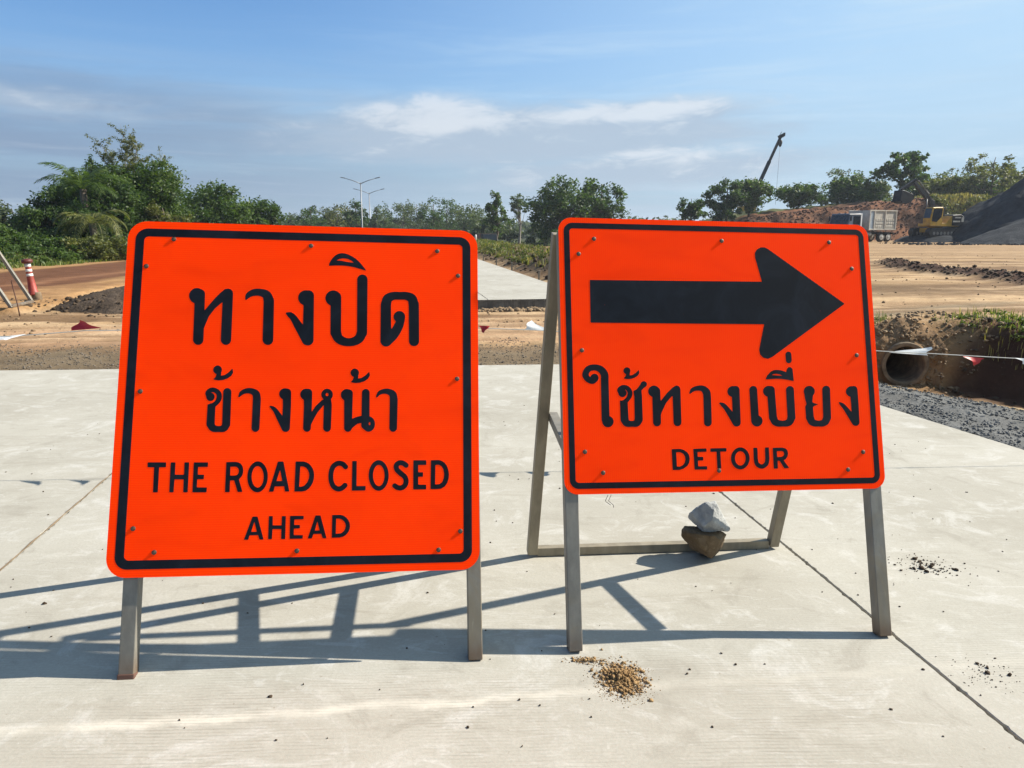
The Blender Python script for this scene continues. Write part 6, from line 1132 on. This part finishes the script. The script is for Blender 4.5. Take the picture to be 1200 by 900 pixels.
tag(link('far_wood', np_mesh('far_wood', V, F, False, {'tint': T}), M['leaf_grey']), 'far-off low scrub beyond the yard', 'wood', None, 'stuff')

# ================================================================ HEAPS
def heap(name, label, cx, cy, rx, ry, H, mt, seed, p=1.0, n=90, rough=0.12, lobes=(), cat='heap'):
    X, Y = np.meshgrid(np.linspace(-1.25, 1.25, n), np.linspace(-1.25, 1.25, n))
    q = np.hypot(X, Y); q = np.sqrt(q * q + 0.006)
    a = fbm(X * 2.2 + seed, Y * 2.2, 4, seed) - 0.5; b_ = fbm(X * 7 + seed, Y * 7, 4, seed + 9) - 0.5
    Z = np.maximum(1 - (q * (1 + 0.35 * a)) ** p, -0.08)
    for lx, ly, lr, lh in lobes: Z = np.maximum(Z, lh * (1 - np.hypot(X - lx, Y - ly) / lr))
    Z = Z + rough * (a * 0.5 + b_ * 0.6) * (Z > -0.05)
    gz = np.array([zat(cx, cy)])[0]
    V = np.stack([X * rx, Y * ry, Z * H], -1).reshape(-1, 3); k = (np.arange(n - 1)[:, None] * n + np.arange(n - 1)[None]).ravel()
    o = link(name, np_mesh(name, V, np.stack([k, k + 1, k + n + 1, k + n], 1), True), mt, None, (cx, cy, gz))
    return tag(o, label, cat)
c = at(1252, 250, 82); heap('gravel_heap', 'tall blue-black gravel heap at the right edge', c.x, 84, 12.0, 13, 9.8, M['heap'], 3, 0.95, 170, 0.15, ((-0.45, -0.45, 0.5, 0.36),), 'gravel heap')
c = at(1196, 270, 75); heap('gravel_heap', 'low grey gravel mound in front of the tall heap', c.x, 74, 6.2, 4.0, 2.6, mat('grey-blue gravel', m_heap((0.05, 0.055, 0.062), (0.085, 0.09, 0.098), (0.15, 0.155, 0.155))), 5, 0.9, 90, 0.10, ((0.55, 0.1, 0.6, 0.7),), 'gravel heap')
c = at(1140, 270, 81); heap('gravel_heap', 'dark gravel spread under the excavator', at(1097, 270, 85).x, 85.5, 4.2, 3.6, 0.80, M['heap'], 8, 3.0, 100, 0.10, (), 'gravel heap')
r = np.random.RandomState(19); q = 900; x = r.uniform(36, 60, q); y = 71 + 8 * r.rand(q) ** 1.5 - 2; s = 0.04 + 0.16 * r.rand(q) ** 4
lumps('gravel', np.stack([x, y, s * 0.2 + 0.02], 1), s, M['heap'], 'dark stones rolled out at the foot of the gravel heaps', 'gravel', 'stuff', 20)
c = at(160, 350, 14.6); heap('soil_heap', 'low heap of dark crumbly soil left of the left sign', c.x + 0.1, 14.9, 1.75, 1.25, 0.46, M['heap_soil'], 12, 1.6, 110, 0.30, ((0.3, 0.2, 0.6, 0.9),), 'soil heap')
r = np.random.RandomState(12); q = 900; x = c.x + r.normal(size=q) * 0.95; y = 14.9 + r.normal(size=q) * 0.6; dd = np.hypot((x - c.x) / 1.75, (y - 14.9) / 1.25)
lumps('dirt_clods', np.stack([x, y, np.array([zat(a, b) for a, b in zip(x, y)]) + 0.40 * np.clip(1 - dd ** 1.6, 0, 1)], 1), 0.012 + 0.05 * r.rand(q) ** 2, M['clod_dark'], 'clods lying on the low dark soil heap', 'soil clods', 'stuff', 13)

# ================================================================ STREET FURNITURE
def lamp(label, px, py, d, span):
    p = at(px, py, d); gz = zat(p.x, d); H = p.z - gz
    root = empty('street_lamp', (p.x, d, gz), label, 'street lamp', 0, 'double-armed street lamps along the road')
    MB().lathe([(0.20, 0), (0.20, 0.5), (0.13, 0.6), (0.13, 0.62), (0.075, H)], 12).build('pole', M['lamp_steel'], root)
    for sx in (-1, 1):
        MB().tube([(0, 0, H - 0.15), (sx * span * 0.5, 0, H + 0.30), (sx * span, 0, H + 0.62)], [0.06, 0.05, 0.04], 8).build('arm', M['lamp_steel'], root)
        MB().box((sx * (span + 0.32), 0, H + 0.70), (0.75, 0.28, 0.12), Matrix.Rotation(-sx * 0.2, 3, 'Y'), 0.03).build('lamp_head', M['lamp_steel'], root)
lamp('taller nearer double-armed street lamp above the left sign', 422.5, 214, 118, 2.25)
lamp('second double-armed street lamp, shorter and further off', 432.5, 226, 153, 2.3)

M['maroon'] = plain('weathered maroon plastic', (0.16, 0.03, 0.022), 0.6, var=0.3, scale=9)
# red and white traffic post, knocked askew
b0 = at(40.5, 347.5, 15.4); b0.z = zat(b0.x, b0.y)
tp_ = empty('traffic_post', b0, 'leaning red and white plastic traffic post on a tan block', 'traffic post'); tp_.rotation_euler = (0.03, rad(-4), 0)
MB().lathe([(0.085, -0.02), (0.095, 0.0), (0.088, 0.13), (0.075, 0.15)], 14).build('base_block', M['tan_conc'], tp_, (0.05, 0, 0))
MB().lathe([(0.115, 0.10), (0.115, 0.13), (0.082, 0.17), (0.062, 0.42), (0.052, 0.62), (0.05, 0.72)], 18).build('body', M['red_post'], tp_)
MB().lathe([(0.06, 0.72), (0.098, 0.735), (0.10, 0.775), (0.085, 0.80), (0.03, 0.815)], 18).build('cap', M['maroon'], tp_)
for z0, z1, ra in ((0.47, 0.52, 0.0605), (0.56, 0.61, 0.0575), (0.655, 0.72, 0.056)):
    MB().lathe([(ra - 0.002, z0), (ra, z0 + 0.005), (ra - 0.002, z1)], 18).build('band', M['white_post'], tp_)

# another sign stand seen edge-on from behind at the left
s0 = at(38, 351, 14.7); s1 = at(13, 358, 13.75); s0.z = zat(s0.x, s0.y); s1.z = zat(s1.x, s1.y)
so = (s0 + s1) / 2; st = empty('sign_stand', so, 'tubular back of another warning sign at the left edge', 'sign stand')
ax = (s0 - s1).normalized(); lean = Vector((-0.70, -0.05, 1.32))
for p in (s0, s1):
    MB().bar(p - so + Vector((0, 0, 0.0)), p - so + lean, 0.055, 0.055, (0, 1, 0), 0.003).build('rear_leg', M['galv'], st)
    MB().bar(p - so + Vector((-1.45, -0.05, 0)), p - so + lean + Vector((-0.08, 0, 0)), 0.055, 0.055, (0, 1, 0), 0.003).build('front_leg', M['galv'], st)
MB().bar(s1 - so + Vector((0, 0, 0.03)), s0 - so + Vector((0, 0, 0.03)), 0.045, 0.045, (0, 0, 1)).build('base_rail', M['galv'], st)
f0 = s1 - so + Vector((-1.45, 0, 0)); f1 = s1 - so + lean + Vector((-0.08, 0, 0)); g0 = s0 - so + Vector((-1.45, 0, 0)); g1 = s0 - so + lean + Vector((-0.08, 0, 0))
pa, pb, pc, pd = f0.lerp(f1, 0.38) - ax * 0.1, g0.lerp(g1, 0.38) + ax * 0.1, g0.lerp(g1, 1.05) + ax * 0.1, f0.lerp(f1, 1.05) - ax * 0.1
nrm = (pb - pa).cross(pd - pa).normalized(); nrm = nrm if nrm.x < 0 else -nrm
pm = MB(); vs = [pm.b.verts.new(v + nrm * o_) for o_ in (0.032, 0.036) for v in (pa, pb, pc, pd)]
for f in ((0, 1, 2, 3), (7, 6, 5, 4), (0, 4, 5, 1), (1, 5, 6, 2), (2, 6, 7, 3), (3, 7, 4, 0)): pm.b.faces.new([vs[i] for i in f])
pm.build('panel', M['alu'], st)
q0 = at(23, 366, 13.2); q0.z = zat(q0.x, q0.y)
o = MB().tube([(0, 0, -0.05), (-0.02, 0, 0.22), (-0.05, 0, 0.42), (-0.075, 0, 0.60), (-0.05, 0, 0.625)], [0.011, 0.01, 0.009, 0.008, 0.006], 7).build('rusty_stake', M['rust_paint'], None, q0)
tag(o, 'thin rusty wire stake stuck in the dirt at the left', 'stake')

# little timber stakes along the finished road, and a white marker post
for px, py, d, hh, lb in ((567, 300, 33.5, 0.36, 'farthest little timber stake beside the finished road'), (585, 304, 29.5, 0.38, 'little timber stake in front of the grassy berm, second from the far end'), (606, 310, 25.8, 0.38, 'little timber stake at the foot of the grassy berm, third from the far end'), (637, 322, 21.2, 0.36, 'nearest little timber stake by the edge of the detour sign')):
    xx = R0[0] + RD[0] * (d - R0[1]) + 0.22; zz = zat(xx, d)
    o = MB().box((0, 0, hh / 2 - 0.03), (0.045, 0.045, hh), None, 0.004).box((0, 0, hh - 0.02), (0.05, 0.05, 0.03)).build('timber_stake', M['wood'], None, (xx, d, zz), (0.05, 0.04 * math.sin(px), 0.3)); tag(o, lb, 'stake', 'timber stakes along the road edge')
p = at(557.5, 275, 62); gz = zat(p.x, 62); o = MB().lathe([(0.07, -0.05), (0.07, p.z - gz - 0.1), (0.05, p.z - gz), (0.01, p.z - gz + 0.01)], 10).build('marker_post', M['white_post'], None, (p.x, 62, gz)); tag(o, 'small white marker post beside the top corner of the left sign', 'post')

# ================================================================ MACHINES
def wheel(parent, x, y, z, rr, wd, rim=True, name='wheel'):
    t = MB(); t.lathe([(rr * 0.55, -wd / 2), (rr * 0.93, -wd / 2), (rr, -wd * 0.36), (rr, wd * 0.36), (rr * 0.93, wd / 2), (rr * 0.55, wd / 2)], 24, axis='Y')
    w_ = t.build(name, M['tyre'], parent, (x, y, z))
    if rim:
        m = MB(); m.lathe([(rr * 0.60, -wd / 2 - 0.012), (rr * 0.56, -wd / 2 - 0.02), (rr * 0.46, -wd / 2 + 0.03), (rr * 0.2, -wd / 2 - 0.05), (rr * 0.12, -wd / 2 - 0.06)], 20, axis='Y')
        m.lathe([(rr * 0.60, wd / 2 + 0.012), (rr * 0.46, wd / 2 - 0.03), (rr * 0.2, wd / 2 + 0.05)], 20, axis='Y')
        m.build('rim', M['rim'], w_)
    return w_

# tipper truck, nose to the left
p = at(1014, 282, 84); tz = zat(p.x, 85) + 0.02
tr = empty('dump_truck', (p.x, 85, tz), 'dusty cream dump truck parked behind the corner of the detour sign', 'dump truck', rad(29)); tr.scale = (1.10, 1, 1)
MB().box((0.1, -0.42, 0.92), (7.0, 0.12, 0.26)).box((0.1, 0.42, 0.92), (7.0, 0.12, 0.26)).box((3.45, 0, 0.92), (0.15, 2.2, 0.2)).build('chassis', M['dark_steel'], tr)
cabm = MB(); cabm.prism([(-3.55, 0.75), (-3.55, 1.75), (-3.25, 2.95), (-1.75, 3.0), (-1.65, 2.85), (-1.65, 0.75)], -1.2, 1.2, 0.05)
cab = cabm.build('cab', M['cab_blue'], tr)
MB().box((-2.35, -1.215, 2.28), (0.95, 0.02, 0.85), None, 0.008).build('side_window', M['glass'], cab)
MB().box((-2.35, 1.215, 2.28), (0.95, 0.02, 0.85), None, 0.008).build('side_window', M['glass'], cab)
MB().bar((-3.565, 0, 1.82), (-3.29, 0, 2.85), 2.1, 0.03, (1, 0, 0)).build('windscreen', M['glass'], cab)
MB().box((-1.72, -1.22, 1.9), (0.16, 0.06, 2.2)).box((-2.6, -1.22, 2.9), (1.7, 0.05, 0.12)).box((-1.72, 1.22, 1.9), (0.16, 0.06, 2.2)).build('white_trim', M['white_paint'], cab)
MB().box((-3.60, 0, 0.78), (0.14, 2.4, 0.34), None, 0.03).build('bumper', M['white_paint'], tr)
for sy in (-0.9, 0.9): MB().lathe([(0.13, -3.69), (0.12, -3.66), (0.10, -3.60)], 14, (0, sy, 1.12), 'X').build('headlight', M['glass'], tr)
for sy in (-1.34, 1.34): MB().box((-3.35, sy, 2.45), (0.06, 0.2, 0.5), None, 0.02).build('mirror', M['dark_steel'], tr)
bed = MB(); bx0, bx1, bz0, bz1 = -0.62, 3.45, 1.28, 3.32
bed.box(((bx0 + bx1) / 2, -1.22, (bz0 + bz1) / 2), (bx1 - bx0, 0.06, bz1 - bz0)).box(((bx0 + bx1) / 2, 1.22, (bz0 + bz1) / 2), (bx1 - bx0, 0.06, bz1 - bz0))
bed.box(((bx0 + bx1) / 2, 0, bz0 + 0.05), (bx1 - bx0, 2.38, 0.1)).box((bx0 + 0.03, 0, (bz0 + bz1) / 2), (0.06, 2.38, bz1 - bz0)).box((bx1 - 0.03, 0, (bz0 + bz1) / 2 - 0.1), (0.06, 2.38, bz1 - bz0 - 0.2))
bd = bed.build('tipper_bed', M['cream'], tr)
MB().box((bx0 + 0.35, -1.262, (bz0 + bz1) / 2), (0.62, 0.02, bz1 - bz0 - 0.05)).build('front_panel', M['blue_cream'], bd)
for xx in (bx0 + 0.05, bx0 + 0.75, 1.75, bx1 - 0.05):
    for sy in (-1.29, 1.29): MB().box((xx, sy, (bz0 + bz1) / 2), (0.13, 0.10, bz1 - bz0 + 0.08), None, 0.01).build('rib', M['cream'], bd)
for zz in (bz0 + 0.05, bz1 - 0.02):
    for sy in (-1.285, 1.285): MB().box(((bx0 + bx1) / 2, sy, zz), (bx1 - bx0, 0.09, 0.13), None, 0.01).build('rail', M['cream'], bd)
hb = MB()
for c0 in (0.55, 0.86, 1.17, 1.48, 2.12, 2.44, 2.76, 3.08):
    for zz in (1.62, 1.98, 2.34): hb.box((c0, -1.262, zz), (0.25, 0.04, 0.24), None, 0.015)
hb.build('raised_blocks', M['cream'], bd)
for xx in (-2.55, 1.55, 2.55):
    for sy in (-1.02, 1.02): wheel(tr, xx, sy, 0.53, 0.53, 0.34)
MB().box((2.05, -1.10, 1.15), (2.3, 0.45, 0.05)).box((2.05, 1.10, 1.15), (2.3, 0.45, 0.05)).build('mudguard', M['dark_steel'], tr)
MB().lathe([(0.28, -0.55), (0.28, 0.55)], 16, (-0.6, -0.95, 0.85), 'X').build('fuel_tank', M['grey_steel'], tr)

# excavator
p = at(1094, 275, 85); ez = zat(p.x, 85) + 0.62
ex = empty('excavator', (p.x, 85, ez), 'yellow tracked excavator with its dark arm folded to the left', 'excavator', rad(20))
for sy in (-1.1, 1.1):
    tk = MB(); P = []
    for k in range(13): a = rad(90 + 180 * k / 12); P.append((-1.75 + 0.42 * math.cos(a), 0.42 + 0.42 * math.sin(a)))
    for k in range(13): a = rad(-90 + 180 * k / 12); P.append((1.75 + 0.42 * math.cos(a), 0.42 + 0.42 * math.sin(a)))
    tk.prism(P, sy - 0.28, sy + 0.28); trk = tk.build('track', M['dark_steel'], ex)
    for k in range(7): MB().lathe([(0.17, -0.30), (0.17, 0.30)], 12, (-1.5 + 0.5 * k, sy, 0.30), 'Y').build('roller', M['grey_steel'], trk)
    pads = MB()
    for k in range(14): pads.box((-1.9 + 0.29 * k, sy, 0.86), (0.2, 0.6, 0.05)).box((-1.9 + 0.29 * k, sy, 0.0), (0.2, 0.6, 0.05))
    pads.build('track_pads', M['dark_steel'], trk)
MB().box((0, 0, 0.62), (2.4, 1.7, 0.45), None, 0.05).lathe([(0.65, 0.80), (0.65, 1.02)], 24).build('undercarriage', M['yellow'], ex)
up = MB(); up.prism([(-1.05, 1.02), (-1.05, 1.35), (0.2, 1.35), (0.95, 2.15), (2.3, 2.15), (2.45, 1.5), (2.45, 1.02)], -1.25, 1.25, 0.04); house = up.build('house', M['yellow'], ex)
MB().prism([(1.0, 1.12), (1.0, 2.22), (2.2, 2.30), (2.7, 2.05), (2.75, 1.2), (2.4, 1.02)], -1.3, 1.3, 0.06).build('counterweight', M['dark_steel'], ex)
MB().box((1.6, -1.325, 1.55), (1.0, 0.02, 0.16)).box((1.75, -1.325, 1.95), (0.8, 0.02, 0.12)).box((2.45, -1.315, 1.75), (0.3, 0.03, 0.5)).build('grey_panel', M['cream'], ex)
cb = MB(); cb.prism([(-2.0, 1.05), (-2.05, 1.9), (-1.85, 3.0), (-0.45, 3.05), (-0.35, 2.9), (-0.35, 1.05)], -1.28, -0.25, 0.05); ecab = cb.build('cab', M['yellow'], ex)
MB().prism([(-1.88, 1.55), (-1.90, 1.95), (-1.74, 2.86), (-0.62, 2.90), (-0.52, 2.80), (-0.60, 2.0), (-1.2, 1.5)], -1.30, -1.285).build('side_window', M['glass'], ecab)
MB().bar((-2.065, -0.765, 1.9), (-1.875, -0.765, 2.9), 0.85, 0.02, (1, 0, 0)).build('windscreen', M['glass'], ecab)
MB().box((0.15, -0.55, 2.55), (0.5, 0.5, 0.9), None, 0.05).build('air_cleaner', M['dark_steel'], ex)
MB().tube([(1.5, 0.4, 2.2), (1.5, 0.4, 2.75)], 0.06, 10).build('exhaust', M['dark_steel'], ex)
bm1 = MB(); bm1.prism([(-0.55, 1.35), (-0.15, 1.5), (0.05, 2.9), (-0.25, 3.75), (-0.8, 3.95), (-1.0, 3.6), (-0.62, 3.2), (-0.68, 2.3)], 0.08, 0.42, 0.02)
bm1.prism([(-0.25, 3.75), (-0.62, 4.0), (-3.05, 5.70), (-3.25, 5.62), (-3.2, 5.38), (-1.0, 3.55)], 0.10, 0.40, 0.02); bm1.build('boom', M['dark_steel'], ex)
MB().tube([(-1.35, 0.02, 2.3), (-1.45, 0.02, 3.9)], 0.07, 8).tube([(-1.0, 0.25, 4.45), (-2.6, 0.25, 5.75), (-3.3, 0.25, 5.85)], [0.075, 0.07, 0.045], 8).build('hydraulic_ram', M['grey_steel'], ex)
MB().prism([(-2.75, 5.85), (-3.15, 6.0), (-3.4, 5.65), (-5.1, 4.55), (-5.25, 4.65), (-5.15, 4.85), (-3.2, 5.95)], 0.12, 0.38).prism([(-3.0, 5.98), (-3.35, 5.40), (-5.25, 4.50), (-5.3, 4.72)], 0.14, 0.36).build('arm', M['dark_steel'], ex)
bk = MB(); P = [(-5.3, 4.75), (-4.85, 4.7), (-3.75, 4.35), (-3.55, 3.95), (-3.9, 3.55), (-4.6, 3.35), (-5.2, 3.45), (-5.45, 3.7)]
bk.prism(P, -0.30, 0.80, 0.03)
for k in range(5): bk.box((-5.52, -0.18 + 0.22 * k, 3.62), (0.26, 0.09, 0.10))
bk.build('bucket', M['dark_steel'], ex)

# mobile crane beyond the trees: only its boom shows
d = 131; p = at(915, 160, d); q = at(868, 262, d); gz = zat(q.x, d) - 0.0
gz = max(gz, bz(q.x, d))
cr = empty('mobile_crane', (q.x, d, gz), 'mobile crane with its long dark boom rising out of the trees', 'crane', 0)
tip = p - cr.location; foot = q - cr.location
MB().box((0.8, 0, 1.0), (9.5, 2.4, 0.5), None, 0.05).build('carrier', M['grey_steel'], cr)
cc = MB(); cc.prism([(-4.1, 1.25), (-4.15, 2.0), (-3.9, 2.75), (-2.4, 2.75), (-2.4, 1.25)], -1.2, 1.2, 0.05); ccb = cc.build('cab', M['cab_blue'], cr); MB().box((-3.2, -1.215, 2.2), (1.0, 0.02, 0.6)).build('side_window', M['glass'], ccb)
MB().box((0.8, 0, 1.7), (2.6, 2.2, 0.9), None, 0.06).build('turntable', M['yellow'], cr)
for xx in (-3.0, 2.2, 3.6, 5.0):
    for sy in (-1.0, 1.0): wheel(cr, xx, sy, 0.52, 0.52, 0.36)
MB().bar(foot + (foot - tip).normalized() * 0.6, foot.lerp(tip, 0.42), 0.62, 0.62).bar(foot.lerp(tip, 0.40), foot.lerp(tip, 0.72), 0.50, 0.50).bar(foot.lerp(tip, 0.70), tip, 0.38, 0.38).build('boom', M['dark_steel'], cr)
MB().bar(tip + Vector((-0.35, 0, -0.15)), tip + Vector((0.45, 0, 0.25)), 0.55, 0.5).box(tip + Vector((0.55, 0, 0.35)), (0.25, 0.3, 0.5)).tube([tip + Vector((-0.2, 0, 0.2)), tip + Vector((0.1, 0, 0.75))], 0.04, 6).build('boom_head', M['dark_steel'], cr)
hk = at(914.3, 169, d) - cr.location
MB().lathe([(0.05, 0.75), (0.30, 0.55), (0.34, 0.2), (0.22, -0.25), (0.06, -0.45)], 12, hk).tube([hk + Vector((0, 0, 0.6)), Vector((hk.x, 0, tip.z))], 0.03, 5).build('hook_block', M['dark_steel'], cr)
MB().tube([hk + Vector((0, 0, -0.4)), hk + Vector((-0.15, 0, -9.6))], 0.022, 5).build('rope', M['grey_steel'], cr)

M['brown_bed'] = plain('dusty brown truck bed', (0.36, 0.17, 0.11), 0.7, var=0.25, scale=2.5)
# rust-brown truck far off on the low ground between the signs
d = 100; p = at(570, 284, d); gz = zat(p.x, d)
rt = empty('farm_truck', (p.x, d, gz), 'small rust-brown truck far off between the two signs', 'truck', rad(90 + 12))
MB().box((0, 0, 0.75), (5.2, 0.9, 0.2)).build('chassis', M['dark_steel'], rt)
cm = MB(); cm.prism([(-2.6, 0.6), (-2.6, 1.3), (-2.3, 2.1), (-1.2, 2.1), (-1.15, 0.6)], -0.95, 0.95, 0.05); rc_ = cm.build('cab', M['dark_steel'], rt)
MB().bar((-2.61, 0, 1.38), (-2.34, 0, 2.0), 1.6, 0.02, (1, 0, 0)).build('windscreen', M['glass'], rc_)
MB().box((0.8, 0, 0.95), (3.6, 2.0, 0.12)).box((0.8, -1.0, 1.5), (3.6, 0.07, 1.1)).box((0.8, 1.0, 1.5), (3.6, 0.07, 1.1)).box((2.57, 0, 1.5), (0.07, 2.0, 1.1)).box((-0.97, 0, 1.55), (0.07, 2.0, 1.2)).build('cargo_bed', M['brown_bed'], rt)
for xx in (-1.9, 1.7):
    for sy in (-0.85, 0.85): wheel(rt, xx, sy, 0.42, 0.42, 0.25)
for sy in (-0.8, 0.8): MB().box((2.62, sy, 0.85), (0.04, 0.25, 0.12)).build('tail_light', M['red_post'], rt)

# ---------------------------------------------------------------- air: thin haze over the whole site
HAZE = 0.00032
hm = bpy.data.materials.new('haze'); hm.use_nodes = True; hn = NT(hm.node_tree); hn.n.clear()
hv = hn.new('ShaderNodeVolumePrincipled', {'Color': (0.80, 0.88, 1.0), 'Density': HAZE, 'Anisotropy': 0.2})
ho = hn.new('ShaderNodeOutputMaterial'); hn.l.new(hv.outputs[0], ho.inputs['Volume'])
hz = MB().box((0, 300, 8.0), (3400, 2900, 22.6)).build('haze', hm); hz['kind'] = 'stuff'
